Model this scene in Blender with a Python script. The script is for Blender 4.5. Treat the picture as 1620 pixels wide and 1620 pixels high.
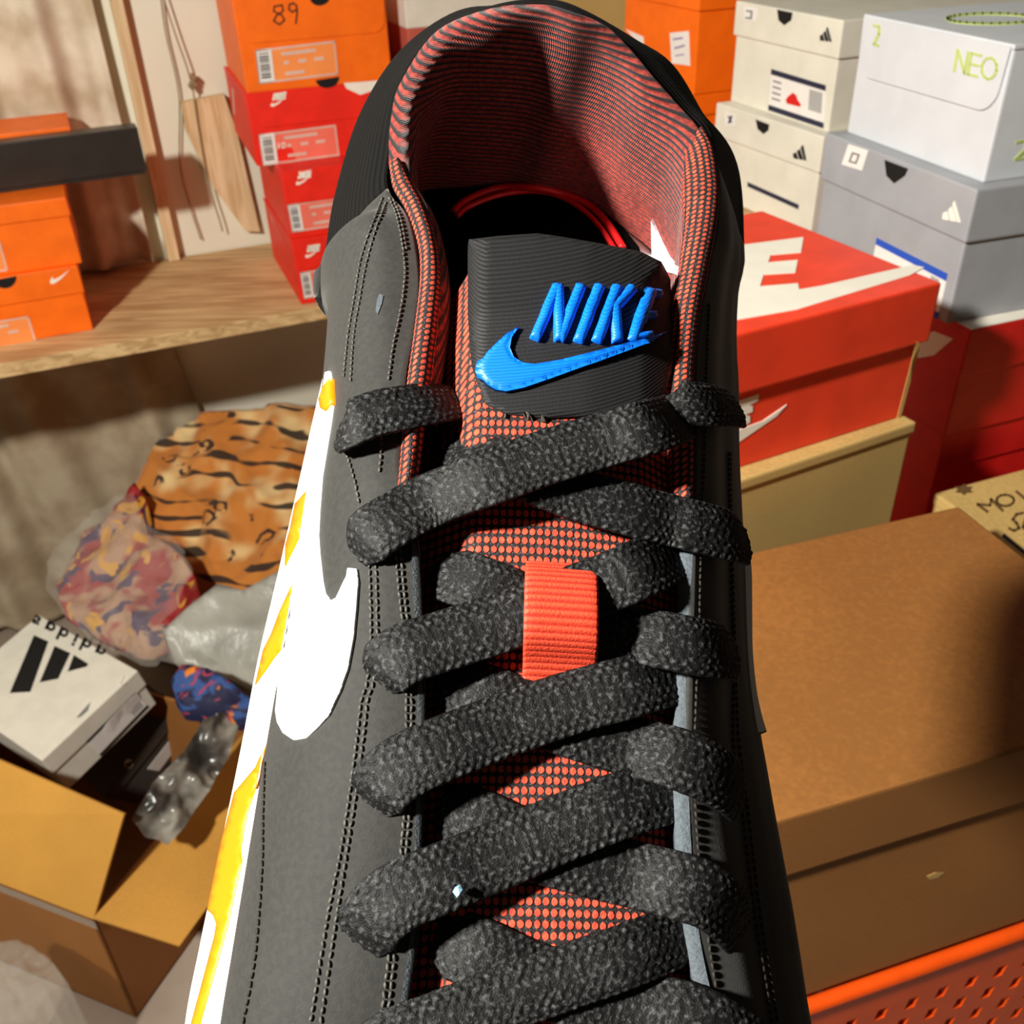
import bpy, bmesh, math, random
import numpy as np
from mathutils import Vector, Matrix, noise
from mathutils.bvhtree import BVHTree
from mathutils.geometry import delaunay_2d_cdt

for o in list(bpy.data.objects): bpy.data.objects.remove(o)
SC = bpy.context.scene
COL = SC.collection
random.seed(7); RNG = np.random.default_rng(7)

# ------------------------------------------------------------------ camera
FPX, PITCH, ROLL = 1563.0, math.radians(33.74), math.radians(1.95)
CAMZ = 1.55
CAM = np.array([0, 0, CAMZ])
_F = np.array([0, math.cos(PITCH), -math.sin(PITCH)]); _R = np.array([1., 0, 0]); _D = np.cross(_F, _R)
CX = math.cos(ROLL)*_R + math.sin(ROLL)*_D
CY = -math.sin(ROLL)*_R + math.cos(ROLL)*_D      # image down
CZ = _F
cam_data = bpy.data.cameras.new('camera'); cam = bpy.data.objects.new('camera', cam_data); COL.objects.link(cam)
cam_data.sensor_width = 36; cam_data.lens = FPX/1620*36; cam_data.clip_start = .01; cam_data.clip_end = 50
M = Matrix.Identity(4)
for i in range(3):
    M[i][0] = CX[i]; M[i][1] = -CY[i]; M[i][2] = -CZ[i]; M[i][3] = CAM[i]
cam.matrix_world = M
cam_data.dof.use_dof = True; cam_data.dof.focus_distance = .19; cam_data.dof.aperture_fstop = 50
SC.camera = cam
# ------------------------------------------------------------------ light
SC.view_settings.view_transform = 'Standard'; SC.view_settings.look = 'None'
SC.view_settings.exposure = 0.0; SC.view_settings.gamma = 1.0; SC.view_settings.use_curve_mapping = False
W = bpy.data.worlds.new('room_air'); SC.world = W; W.use_nodes = True
W.node_tree.nodes['Background'].inputs[0].default_value = (1.0, .84, .64, 1)
W.node_tree.nodes['Background'].inputs[1].default_value = .035
LAMP = np.array([-.86, -.26, CAMZ+.64])
ld = bpy.data.lights.new('bulb', 'POINT'); ld.energy = 215; ld.shadow_soft_size = .06; ld.color = (1.0, .955, .85)
lo = bpy.data.objects.new('bulb', ld); lo.location = LAMP; COL.objects.link(lo)

# ------------------------------------------------------------------ pixel rays
def ray(px, py):
    return CX*((px-810)/FPX) + CY*((py-810)/FPX) + CZ
def hit_z(px, py, z):                       # z in world
    d = ray(px, py); t = (z-CAM[2])/d[2]; return CAM + d*t
def hit_y(px, py, y):
    d = ray(px, py); return CAM + d*(y/d[1])
def hit_plane(px, py, p0, n):
    d = ray(px, py); t = ((p0-CAM)@n)/(d@n); return CAM + d*t
def hit_depth(px, py, s):
    return CAM + ray(px, py)*s

# ------------------------------------------------------------------ materials
def lin(c): return tuple(((v/255)/12.92 if v/255 <= .04045 else ((v/255+.055)/1.055)**2.4) for v in c)
MATS = {}
class NB:
    """tiny node helper"""
    def __init__(s, name):
        s.m = bpy.data.materials.new(name); s.m.use_nodes = True; s.t = s.m.node_tree
        s.b = s.t.nodes['Principled BSDF']; MATS[name] = s.m
    def n(s, typ, **kw):
        x = s.t.nodes.new(typ)
        for k, v in kw.items():
            if k.startswith('_'): setattr(x, k[1:], v)
            else: x.inputs[k.replace('__', ' ')].default_value = v
        return x
    def l(s, a, b): s.t.links.new(a, b)
    def math(s, op, a, b=None, c=None):
        x = s.t.nodes.new('ShaderNodeMath'); x.operation = op
        for i, v in enumerate((a, b, c)):
            if v is None: continue
            if isinstance(v, (int, float)): x.inputs[i].default_value = v
            else: s.l(v, x.inputs[i])
        return x.outputs[0]
    def mix(s, f, a, b):
        x = s.t.nodes.new('ShaderNodeMix'); x.data_type = 'RGBA'
        for i, v in ((0, f), (6, a), (7, b)):
            if isinstance(v, (int, float)): x.inputs[i].default_value = v
            elif isinstance(v, tuple): x.inputs[i].default_value = (*v[:3], 1)
            else: s.l(v, x.inputs[i])
        return x.outputs[2]
    def ramp(s, f, p0, p1):
        x = s.t.nodes.new('ShaderNodeMapRange'); x.interpolation_type = 'SMOOTHSTEP'
        x.inputs[1].default_value = p0; x.inputs[2].default_value = p1; s.l(f, x.inputs[0]); return x.outputs[0]
    def noise(s, scale, detail=3, vec=None, dist=0):
        x = s.t.nodes.new('ShaderNodeTexNoise'); x.inputs['Scale'].default_value = scale; x.inputs['Detail'].default_value = detail
        x.inputs['Distortion'].default_value = dist
        if vec is None: vec = s.coord()
        s.l(vec, x.inputs['Vector']); return x.outputs[0]
    def coord(s):
        if not hasattr(s, 'tc'): s.tc = s.t.nodes.new('ShaderNodeTexCoord')
        return s.tc.outputs['Object']
    def attr(s, name):
        x = s.t.nodes.new('ShaderNodeAttribute'); x.attribute_name = name; return x.outputs['Fac']
    def bump(s, h, strength=.3, dist=.001):
        x = s.t.nodes.new('ShaderNodeBump'); x.inputs['Strength'].default_value = strength; x.inputs['Distance'].default_value = dist
        s.l(h, x.inputs['Height']); s.l(x.outputs[0], s.b.inputs['Normal'])
    def color(s, c):
        if isinstance(c, tuple): s.b.inputs['Base Color'].default_value = (*c[:3], 1)
        else: s.l(c, s.b.inputs['Base Color'])
    def set(s, **kw):
        for k, v in kw.items(): s.b.inputs[k.replace('__', ' ')].default_value = v
def plain(name, rgb, rough=.6, var=.08, scale=30, bump=0, bscale=200, spec=.4, metal=0):
    if name in MATS: return MATS[name]
    n = NB(name); c = lin(rgb)
    dark = tuple(v*(1-var*2) for v in c); lite = tuple(min(1, v*(1+var)) for v in c)
    n.color(n.mix(n.ramp(n.noise(scale, 4), .3, .7), dark, lite))
    n.set(Roughness=rough, Metallic=metal); n.b.inputs['Specular IOR Level'].default_value = spec
    if bump: n.bump(n.noise(bscale, 3), bump, .0005)
    return n.m

# ------------------------------------------------------------------ objects
ORG = {}
def thing(name, label, cat, loc, group=None):
    o = bpy.data.objects.new(name, None); COL.objects.link(o); o.location = loc; o.empty_display_size = .02
    o['label'] = label; o['category'] = cat
    if group: o['group'] = group
    ORG[o.name] = np.array(loc, float); return o
def obj(name, verts, faces, mat, parent=None, smooth=False, attrs=None, label=None, cat=None, kind=None, group=None, loc=None):
    verts = np.asarray(verts, float)
    org = ORG[parent.name] if parent is not None else (np.array(loc, float) if loc is not None else np.zeros(3))
    me = bpy.data.meshes.new(name)
    me.from_pydata((verts-org).tolist(), [], [list(map(int, f)) for f in faces]); me.update()
    if attrs:
        for k, v in attrs.items():
            a = me.attributes.new(k, 'FLOAT', 'POINT'); a.data.foreach_set('value', np.asarray(v, np.float32).ravel())
    if smooth: me.polygons.foreach_set('use_smooth', [True]*len(me.polygons))
    me.materials.append(MATS[mat] if isinstance(mat, str) else mat)
    o = bpy.data.objects.new(name, me); COL.objects.link(o)
    if parent is not None: o.parent = parent
    else: o.location = org
    ORG[o.name] = org
    if label: o['label'] = label
    if cat: o['category'] = cat
    if kind: o['kind'] = kind
    if group: o['group'] = group
    o['_v'] = 0; del o['_v']
    return o
def bvh_of(verts, faces): return BVHTree.FromPolygons([Vector(v) for v in verts], [list(map(int, f)) for f in faces])

def grid_faces(n, m, closed_m=False, off=0):
    F = []
    mm = m if closed_m else m-1
    for i in range(n-1):
        for j in range(mm):
            j2 = (j+1) % m
            F.append((off+i*m+j, off+i*m+j2, off+(i+1)*m+j2, off+(i+1)*m+j))
    return F
def catmull(P, n, closed=False):
    """arc-length resampled Catmull-Rom through P (k,d) -> (n,d)"""
    P = np.asarray(P, float); k = len(P)
    if k == 2: return P[0]+(P[1]-P[0])*np.linspace(0, 1, n)[:, None]
    E = np.vstack([2*P[0]-P[1], P, 2*P[-1]-P[-2]])
    out = []
    for i in range(k-1):
        p0, p1, p2, p3 = E[i], E[i+1], E[i+2], E[i+3]
        t = np.linspace(0, 1, 24, endpoint=False)[:, None]
        out.append(.5*((2*p1)+(-p0+p2)*t+(2*p0-5*p1+4*p2-p3)*t**2+(-p0+3*p1-3*p2+p3)*t**3))
    out = np.vstack(out+[P[-1:]])
    d = np.r_[0, np.cumsum(np.linalg.norm(np.diff(out, axis=0), axis=1))]
    s = np.linspace(0, d[-1], n)
    return np.stack([np.interp(s, d, out[:, c]) for c in range(out.shape[1])], 1)
def catmull_idx(P, n):
    """Catmull-Rom on the index axis of an array (k, ...): n samples per span"""
    P = np.asarray(P, float); k = len(P)
    E = np.concatenate([2*P[:1]-P[1:2], P, 2*P[-1:]-P[-2:-1]]); out = []
    for i in range(k-1):
        p0, p1, p2, p3 = E[i], E[i+1], E[i+2], E[i+3]
        for t in np.linspace(0, 1, n, endpoint=False):
            out.append(.5*((2*p1)+(-p0+p2)*t+(2*p0-5*p1+4*p2-p3)*t**2+(-p0+3*p1-3*p2+p3)*t**3))
    out.append(P[-1]); return np.array(out)

# ------------------------------------------------------------------ decals: outlines laid onto a surface
def tri_poly(poly, step):
    P = [Vector(p) for p in poly]; n = len(P)
    # densify edges
    B = []
    for i in range(n):
        a, b = P[i], P[(i+1) % n]; k = max(1, int((b-a).length/step))
        B += [a.lerp(b, j/k) for j in range(k)]
    xs = [p.x for p in B]; ys = [p.y for p in B]
    I = []
    y = min(ys)+step/2; row = 0
    poly2 = [(p.x, p.y) for p in B]
    while y < max(ys):
        x = min(xs)+(step/2 if row % 2 else step)
        while x < max(xs):
            c = False; j = len(poly2)-1
            for i in range(len(poly2)):
                xi, yi = poly2[i]; xj, yj = poly2[j]
                if (yi > y) != (yj > y) and x < (xj-xi)*(y-yi)/(yj-yi)+xi: c = not c
                j = i
            if c and min((x-p[0])**2+(y-p[1])**2 for p in poly2) > (.62*step)**2: I.append(Vector((x, y)))
            x += step
        y += step; row += 1
    v, e, f, _, _, _ = delaunay_2d_cdt(B+I, [], [list(range(len(B)))], 1, 1e-4)
    return [(p.x, p.y) for p in v], [list(t) for t in f]
def cast(bvh, px, py):
    d = Vector(ray(px, py)).normalized()
    loc, nor, idx, dist = bvh.ray_cast(Vector(CAM), d)
    if loc is None: return None, None
    if nor.dot(d) > 0: nor = -nor
    return np.array(loc), np.array(nor)
def decal(name, polys, bvh, mat, parent, thick=.0006, step=20, puff=0, label=None, smooth=False, kind=None):
    V = []; F = []
    for poly in polys:
        v2, f2 = tri_poly(poly, step)
        if not f2: continue
        P = [None]*len(v2); N = [None]*len(v2)
        for i, (x, y) in enumerate(v2):
            P[i], N[i] = cast(bvh, x, y)
        ok = [i for i in range(len(v2)) if P[i] is not None]
        if not ok: continue
        for i in range(len(v2)):
            if P[i] is None:
                j = min(ok, key=lambda k: (v2[k][0]-v2[i][0])**2+(v2[k][1]-v2[i][1])**2)
                P[i] = hit_plane(*v2[i], P[j], N[j]) if abs(ray(*v2[i])@N[j]) > .25 else P[j]; N[i] = N[j]
        # boundary edges
        cnt = {}
        for t in f2:
            for a, b in zip(t, t[1:]+t[:1]): cnt[(min(a, b), max(a, b))] = cnt.get((min(a, b), max(a, b)), 0)+1
        bd = {i for e, c in cnt.items() if c == 1 for i in e}
        off = len(V)
        bpts = np.array([v2[i] for i in bd])
        for i in range(len(v2)):
            k = 0
            if puff and i not in bd:
                k = min(1, math.sqrt(((bpts-np.array(v2[i]))**2).sum(1).min())/9); k = math.sqrt(k*(2-k))
            V.append(P[i]+N[i]*(thick+k*puff))
        bi = {}
        for i in sorted(bd):
            bi[i] = len(V); V.append(P[i]-N[i]*.0003)
        for t in f2:
            a, b, c = (np.array(V[off+k]) for k in t[:3])
            nn = np.cross(b-a, c-a)
            F.append([off+k for k in (t if nn@N[t[0]] > 0 else t[::-1])])
        for (a, b), c in cnt.items():
            if c == 1: F.append([off+a, off+b, bi[b], bi[a]])
    if not F: return None
    return obj(name, V, F, mat, parent, smooth, label=label, kind=kind)
def stroke(pts, w):
    """polyline in pixels -> list of quads"""
    out = []; pts = [np.array(p, float) for p in pts]
    for a, b in zip(pts, pts[1:]):
        d = (b-a)/(np.linalg.norm(b-a)+1e-9); n = np.array([-d[1], d[0]])*w/2; e = d*w*.35
        out.append([tuple(a-e+n), tuple(a-e-n), tuple(b+e-n), tuple(b+e+n)])
    return out
def rect(a, b, c, d): return [a, b, c, d]
def bil(q, u, v):
    """bilinear point in a pixel quad q=(tl,tr,br,bl)"""
    q = [np.array(p, float) for p in q]
    return tuple((q[0]*(1-u)+q[1]*u)*(1-v)+(q[3]*(1-u)+q[2]*u)*v)
def sub(q, u0, v0, u1, v1): return [bil(q, u0, v0), bil(q, u1, v0), bil(q, u1, v1), bil(q, u0, v1)]
# ------------------------------------------------------------------ base materials
plain('orange_card', (255, 112, 8), .5, .05); plain('red_card', (238, 40, 24), .5, .05); plain('coral_card', (243, 66, 36), .5, .05)
plain('crimson_card', (214, 30, 26), .5, .05); plain('faded_card', (190, 92, 76), .6, .06)
plain('white_card', (226, 222, 208), .55, .03); plain('cool_white_card', (206, 210, 216), .5, .02); plain('grey_card', (160, 162, 168), .55, .03)
plain('dark_card', (46, 42, 38), .35, .05); plain('charcoal_card', (74, 72, 70), .5, .06)
plain('print_white', (245, 240, 226), .6, .02); plain('print_black', (18, 18, 20), .6, .02); plain('print_navy', (40, 42, 66), .6, .02)
plain('print_blue', (40, 84, 190), .6, .02); plain('print_lime', (186, 202, 120), .6, .03); plain('print_brown', (104, 78, 44), .7, .05)
plain('print_pink', (243, 118, 98), .6, .03); plain('print_peach', (250, 148, 76), .6, .03); plain('print_purple', (150, 130, 180), .6, .03)
plain('print_faded_white', (222, 190, 176), .6, .06); plain('print_grey', (120, 120, 122), .6, .03); plain('paper', (236, 232, 228), .6, .02)
plain('hole_black', (10, 9, 9), .8, .02); plain('ink', (34, 20, 12), .6, .02); plain('cut_edge', (196, 160, 96), .8, .06)
def kraft(name, rgb):
    n = NB(name); c = lin(rgb)
    mp = n.n('ShaderNodeMapping'); mp.inputs['Scale'].default_value = (1, 1, 14); n.l(n.coord(), mp.inputs[0])
    f = n.math('ADD', n.math('MULTIPLY', n.noise(260, 3, mp.outputs[0]), .5), n.math('MULTIPLY', n.noise(5, 3), .5))
    n.color(n.mix(n.ramp(f, .35, .65), tuple(v*.82 for v in c), tuple(v*1.08 for v in c))); n.set(Roughness=.75)
    n.bump(n.noise(500, 2), .15, .0005); return n.m
kraft('kraft_brown', (154, 100, 44)); kraft('kraft_tan', (205, 172, 104)); kraft('kraft_flap', (206, 150, 62))  # kraft_brown base darkened to stand in for shade over the big carton
def wood(name, a, b, scale=(3, 40, 40)):
    n = NB(name)
    mp = n.n('ShaderNodeMapping'); mp.inputs['Scale'].default_value = scale; mp.inputs['Rotation'].default_value = (0, 0, math.radians(-22)); n.l(n.coord(), mp.inputs[0])
    f = n.noise(1.6, 5, mp.outputs[0], 1.2); g = n.noise(7, 2)
    n.color(n.mix(n.ramp(n.math('ADD', n.math('MULTIPLY', f, .75), n.math('MULTIPLY', g, .25)), .36, .64), lin(a), lin(b))); n.set(Roughness=.7)
    n.bump(f, .2, .001); return n.m
wood('pine', (178, 140, 92), (220, 188, 136)); wood('pine_upright', (200, 170, 124), (232, 206, 164), (40, 40, 3)); wood('dark_wood', (96, 62, 36), (128, 88, 54), (40, 40, 3))
n = NB('wall_paint'); n.color(n.mix(n.ramp(n.noise(2.2, 4), .3, .7), lin((226, 222, 202)), lin((238, 235, 218)))); n.set(Roughness=.85); n.bump(n.noise(120, 3), .12, .001)
n = NB('wall_brown'); n.color(n.mix(n.ramp(n.noise(3, 4), .3, .7), lin((70, 48, 36)), lin((96, 66, 48)))); n.set(Roughness=.8)
n = NB('floor_vinyl'); n.color(n.mix(n.ramp(n.noise(3, 5), .3, .7), lin((150, 134, 120)), lin((178, 164, 150)))); n.set(Roughness=.6)
n = NB('curtain_cloth')
n.color(n.mix(n.ramp(n.noise(9, 5), .35, .65), lin((188, 168, 140)), lin((226, 214, 192)))); n.set(Roughness=.9)
n.bump(n.noise(160, 3), .2, .001)
n = NB('drape_cloth')
n.color(n.mix(n.ramp(n.noise(10, 6), .3, .7), lin((158, 138, 112)), lin((188, 174, 148)))); n.set(Roughness=.9)
n.bump(n.noise(160, 3), .2, .001)
# animal print
n = NB('animal_print')
co = n.coord()
base = n.mix(n.ramp(n.noise(9, 2), .48, .70), lin((206, 128, 50)), lin((240, 208, 148)))
sx = n.t.nodes.new('ShaderNodeSeparateXYZ'); n.l(co, sx.inputs[0])
vv = n.math('ADD', n.math('MULTIPLY', sx.outputs[2], .8), n.math('ADD', n.math('MULTIPLY', sx.outputs[1], .55), n.math('MULTIPLY', sx.outputs[0], .12)))
wave = n.math('SINE', n.math('MULTIPLY', n.math('ADD', vv, n.math('MULTIPLY', n.noise(7, 1), .09)), 2*math.pi/.040))
brk = n.math('MULTIPLY', n.math('SUBTRACT', n.noise(13, 1), .5), 2.6)
stripe = n.ramp(n.math('ADD', wave, brk), .55, .85)
vo = n.n('ShaderNodeTexVoronoi'); vo.inputs['Scale'].default_value = 19; n.l(co, vo.inputs['Vector'])
dist = n.math('ADD', vo.outputs['Distance'], n.math('MULTIPLY', n.math('SUBTRACT', n.noise(34, 2), .5), .45))
ring = n.math('MULTIPLY', n.ramp(n.math('ABSOLUTE', n.math('SUBTRACT', dist, .30)), .10, .05), n.ramp(n.noise(40, 1), .40, .47))
zone = n.ramp(n.noise(5.5, 1), .52, .56)
dark = n.math('MAXIMUM', n.math('MULTIPLY', stripe, n.math('SUBTRACT', 1.0, zone)), n.math('MULTIPLY', ring, zone))
n.color(n.mix(n.math('MINIMUM', dark, .95), base, lin((38, 24, 20)))); n.set(Roughness=.85); n.b.inputs['Sheen Weight'].default_value = .2
# clear film and grey poly bag
def film(name, tint, trans, rough, alpha):
    n = NB(name); n.color(tint); n.set(Roughness=rough, Alpha=alpha); n.b.inputs['Transmission Weight'].default_value = trans; n.b.inputs['IOR'].default_value = 1.1
    n.b.inputs['Specular IOR Level'].default_value = 1.0
    n.bump(n.noise(60, 4), .5, .004); return n.m
film('clear_film', lin((200, 196, 186)), .2, .12, .32)
n = NB('poly_bag'); n.color(n.mix(n.ramp(n.noise(7, 3), .3, .7), lin((150, 150, 142)), lin((186, 186, 174)))); n.set(Roughness=.35); n.bump(n.noise(18, 4), .4, .01)
n = NB('bagged_cloth')
c1 = n.mix(n.ramp(n.noise(11, 2), .46, .54), lin((170, 40, 44)), lin((196, 152, 120)))
c2 = n.mix(n.ramp(n.noise(16, 2, None, .6), .56, .62), c1, lin((72, 44, 92)))
c2 = n.mix(n.ramp(n.noise(13, 1, None, 2), .60, .66), c2, lin((232, 170, 60)))
n.color(c2); n.set(Roughness=.7)
n = NB('galaxy_cloth')
c2 = n.mix(n.ramp(n.noise(22, 2), .52, .6), lin((26, 30, 66)), lin((52, 86, 150)))
c2 = n.mix(n.ramp(n.noise(27, 1, None, .4), .60, .66), c2, lin((236, 138, 40)))
c2 = n.mix(n.ramp(n.noise(31, 1, None, 1.4), .62, .68), c2, lin((170, 60, 90)))
n.color(c2); n.set(Roughness=.7)
plain('orange_plastic', (238, 84, 18), .35, .05); plain('string', (150, 128, 92), .8, .1)

# ------------------------------------------------------------------ room
YAW = math.radians(22.0)
EX = np.array([math.cos(YAW), math.sin(YAW), 0]); EY = np.array([-math.sin(YAW), math.cos(YAW), 0]); EZ = np.array([0, 0, 1.])
Z = lambda z: z+CAMZ
SHELF = np.array([-.58, 1.700, Z(-.712)])        # a point on the shelf's top front edge
def slab(name, p, ex, ey, ez, a, b, c, mat, parent=None, bev=.002, **kw):
    """box from corner p spanned by a*ex, b*ey, c*ez, bevelled"""
    bm = bmesh.new(); bmesh.ops.create_cube(bm, size=1)
    for v in bm.verts: v.co = Vector(((v.co.x+.5)*a, (v.co.y+.5)*b, (v.co.z+.5)*c))
    if bev: bmesh.ops.bevel(bm, geom=bm.edges[:], offset=bev, segments=2, profile=.6, affect='EDGES')
    V = [np.array(p)+ex*v.co.x+ey*v.co.y+ez*v.co.z for v in bm.verts]; bm.verts.index_update()
    F = [[v.index for v in f.verts] for f in bm.faces]; bm.free()
    return obj(name, V, F, mat, parent, **kw), V, F
WALL0 = SHELF+EY*.43
slab('floor', (-3, -1.2, -.05), _R, np.array([0, 1., 0]), EZ, 6, 5.2, .05, 'floor_vinyl', bev=0, kind='structure', label='dull grey brown floor under the cartons')
slab('wall_back', np.array([WALL0[0], WALL0[1], 0])-EX*2.0, EX, EY, EZ, 4.6, .08, 2.8, 'wall_paint', bev=0, kind='structure', label='cream painted wall behind the shelf')
pr = np.array([WALL0[0], WALL0[1], 0])+EX*2.15
slab('wall_right', pr, -EY, EX, EZ, 2.6, .08, 2.8, 'wall_brown', bev=0, kind='structure', label='dark brown wall behind the pile of boxes')
# shelf plank
o, _, _ = slab('shelf_plank', SHELF-EX*.75-EZ*.026, EX, EY, EZ, 2.0, .425, .026, 'pine', bev=.002, label='bare pine shelf plank carrying the orange and red box stacks', cat='shelf')
# right hand plank
RS = np.array([.417, .828, 0]); RS = np.array([RS[0], RS[1], Z(-.70)])
def bench(p, w, d, label):
    t = thing('wooden_bench', label, 'bench', (p[0], p[1], .001))
    slab('bench_top', p, EX, EY, EZ, w, d, .03, 'pine', t)
    for u in (.02, w-.06):
        for v in (.02, d-.06): slab('leg', np.array([p[0], p[1], .001])+EX*u+EY*v, EX, EY, EZ, .04, .04, p[2]-.001, 'pine_upright', t)
bench(RS-EX*.48-EY*.09-EZ*.03, 1.18, .37, 'pine bench under the grey and red box pile')
bench(np.array([.22, 1.13, Z(-.73)]), .8, .72, 'pine bench under the white box pair and back orange stack')
# curtains and drapes
def sheet(name, x0, x1, z0, z1, amp, waves, mat, off, label, cat, slant=0, seed=0, n=240, m=60):
    V = []
    for j in range(m):
        v = j/(m-1)
        for i in range(n):
            u = i/(n-1); x = x0+(x1-x0)*u+slant*(1-v)*(u-.3)
            ph = waves*2*math.pi*u+1.2*math.sin(4.1*u*3+seed)+.5*noise.noise(Vector((u*7, v*1.3, seed)))*3
            d = amp*(math.sin(ph)+.45*math.sin(2.3*ph+1.1))+amp*1.2*noise.noise(Vector((u*4, v*2.4, seed+3)))
            V.append(WALL0-EY*(off+d)+EX*x+EZ*(z0+(z1-z0)*v-WALL0[2]))
    o = obj(name, V, grid_faces(m, n), mat, None, True, label=label, cat=cat)
    s = o.modifiers.new('thickness', 'SOLIDIFY'); s.thickness = .002
    return o
def wall_x(px, py):
    p = hit_plane(px, py, WALL0, EY); return (p-WALL0)@EX, p[2]
sheet('curtain', -1.55, wall_x(172, 120)[0], Z(-.70), Z(.75), .016, 9, 'curtain_cloth', .035, 'pale beige curtain hanging behind the orange boxes', 'curtain', seed=1)
sheet('drape', -1.60, wall_x(281, 640)[0], .012, Z(-.745), .016, 9, 'drape_cloth', .04, 'creased grey beige drape hanging under the shelf', 'curtain', .16, seed=5)
# posts on the wall
a = wall_x(186, 60)[0]; b = wall_x(206, 60)[0]
o, _, _ = slab('wooden_post', WALL0+EX*a-EY*.032+EZ*(Z(-.711)-WALL0[2]), EX, EY, EZ, b-a, .030, 1.35, 'pine_upright', label='narrow wooden upright between the curtain and the bare wall', cat='post')
# leaning offcut of plank
def plate(name, poly, p0, nrm, thick, mat, **kw):
    """flat board: pixel outline on the plane (p0,nrm), thickness towards the camera"""
    A = [hit_plane(x, y, p0, nrm) for x, y in poly]; k = len(A)
    V = A+[p-nrm*thick for p in A]
    F = [list(range(k))[::-1], list(range(k, 2*k))]+[[i, (i+1) % k, k+(i+1) % k, k+i] for i in range(k)]
    return obj(name, V, F, mat, **kw), V, F
plate('plank_offcut', [(285, 160), (352, 147), (372, 205), (409, 363), (386, 362), (335, 292), (293, 205)], WALL0-EY*.004, EY, .018, 'pine_upright', label='tapered pale plank offcut leaning on the wall beside the red stack', cat='plank')
def tube(name, pts, r, mat, parent=None, k=6, n=60, smooth=True, **kw):
    P = catmull(pts, n); T = np.gradient(P, axis=0); T /= np.linalg.norm(T, axis=1)[:, None]
    up = np.array([.3, .2, .9]); V = []
    for p, t in zip(P, T):
        a = np.cross(t, up); a /= np.linalg.norm(a)+1e-9; b = np.cross(t, a)
        for j in range(k): V.append(p+r*(a*math.cos(2*math.pi*j/k)+b*math.sin(2*math.pi*j/k)))
    return obj(name, V, grid_faces(n, k, True)+[list(range(k))[::-1], list(range((n-1)*k, n*k))], mat, parent, smooth, **kw)
wp = lambda l, off: [hit_plane(x, y, WALL0-EY*off, EY) for x, y in l]
st = thing('hanging_string', 'two thin tan strings knotted together, hanging on the cream wall', 'string', wp([(319, 380)], .01)[0])
tube('strand', wp([(253, -20), (262, 50), (283, 150), (285, 260), (302, 330), (318, 379)], .012), .0016, 'string', st)
tube('strand', wp([(253, -20), (276, 50), (302, 128), (314, 200), (330, 290), (348, 350), (352, 366)], .026), .0016, 'string', st)
tube('knot', wp([(301, 118), (308, 126), (302, 134), (307, 140)], .028), .006, 'string', st, n=20)

# ------------------------------------------------------------------ boxes
BV = {}
def shoe_box(key, name, label, pos, yaw, w, d, h, lid, body_mat, lid_mat=None, style='lid', group=None, cat='shoe box', over=.003, front_lid=.0):
    """pos = front left bottom corner (camera at z 0); lid = lid height"""
    yw = math.radians(yaw); ex = np.array([math.cos(yw), math.sin(yw), 0]); ey = np.array([-math.sin(yw), math.cos(yw), 0])
    p = np.array([pos[0], pos[1], Z(pos[2])]); lid_mat = lid_mat or body_mat
    t = thing(name, label, cat, p, group)
    if style == 'lid':
        o1, v1, f1 = slab('body', p, ex, ey, EZ, w, d, h-.002, body_mat, t)
        o2, v2, f2 = slab('lid', p-ex*over-ey*over+EZ*(h-lid), ex, ey, EZ, w+2*over, d+2*over, lid, lid_mat, t)
    else:                                       # hinged: thin top, rounded front flap
        o1, v1, f1 = slab('body', p, ex, ey, EZ, w, d, h-.003, body_mat, t)
        o2, v2, f2 = slab('lid', p-ex*.001-ey*.001+EZ*(h-.004), ex, ey, EZ, w+.002, d+.001, .004, lid_mat, t, bev=.001)
    BV[key] = dict(t=t, body=o1, lid=o2, b=bvh_of(v1, f1), l=bvh_of(v2, f2), p=p, ex=ex, ey=ey, w=w, d=d, h=h)
    V = list(v1)+list(v2); F = list(f1)+[[i+len(v1) for i in f] for f in f2]
    BV[key]['all'] = bvh_of(V, F)
    return BV[key]
def face_flap(key, side, hgt, r, mat, name='front_flap', thick=.0022):
    """rounded flap plate hanging from the top edge. side 'f' = front (w), 'l' = left end (d, from back to front)"""
    B = BV[key]; p, ex, ey, h = B['p'], B['ex'], B['ey'], B['h']
    if side == 'f': o, ax, n, L = p, ex, -ey, B['w']
    else: o, ax, n, L = p+ey*B['d'], -ey, -ex, B['d']
    P = [(0.002, 0), (L-.002, 0)]
    for k in range(9):
        a = k/8*math.pi/2; P.append((L-.004-r+r*math.cos(a), -(hgt-r)-r*math.sin(a)))
    for k in range(9):
        a = math.pi/2+k/8*math.pi/2; P.append((.004+r+r*math.cos(a), -(hgt-r)-r*math.sin(a)))
    A = [o+ax*x+EZ*(h-.002+y) for x, y in P]; k = len(A)
    V = [q+n*.0002 for q in A]+[q+n*thick for q in A]
    F = [list(range(k)), list(range(k, 2*k))[::-1]]+[[i, (i+1) % k, k+(i+1) % k, k+i] for i in range(k)]
    f = obj(name, V, F, mat, B['t']); B['flap'] = bvh_of(V, F); B['flap_o'] = f; return f
def swoosh(q):
    """swoosh outline in a pixel quad (tl,tr,br,bl)"""
    S = [(.14, .30), (.06, .52), (.0, .74), (.02, .92), (.12, 1.0), (.26, .97), (.55, .72), (1.0, .0), (.60, .42), (.34, .60), (.20, .62), (.13, .52)]
    return [bil(q, u, v) for u, v in S]
def trefoil(q):                     # three slanted bars
    return [[bil(q, *p) for p in b] for b in ([(0, .62), (.22, .5), (.42, 1), (.1, 1)], [(.28, .40), (.5, .26), (.78, 1), (.5, 1)], [(.56, .14), (.74, 0), (1, 1), (.84, 1)])]
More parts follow.
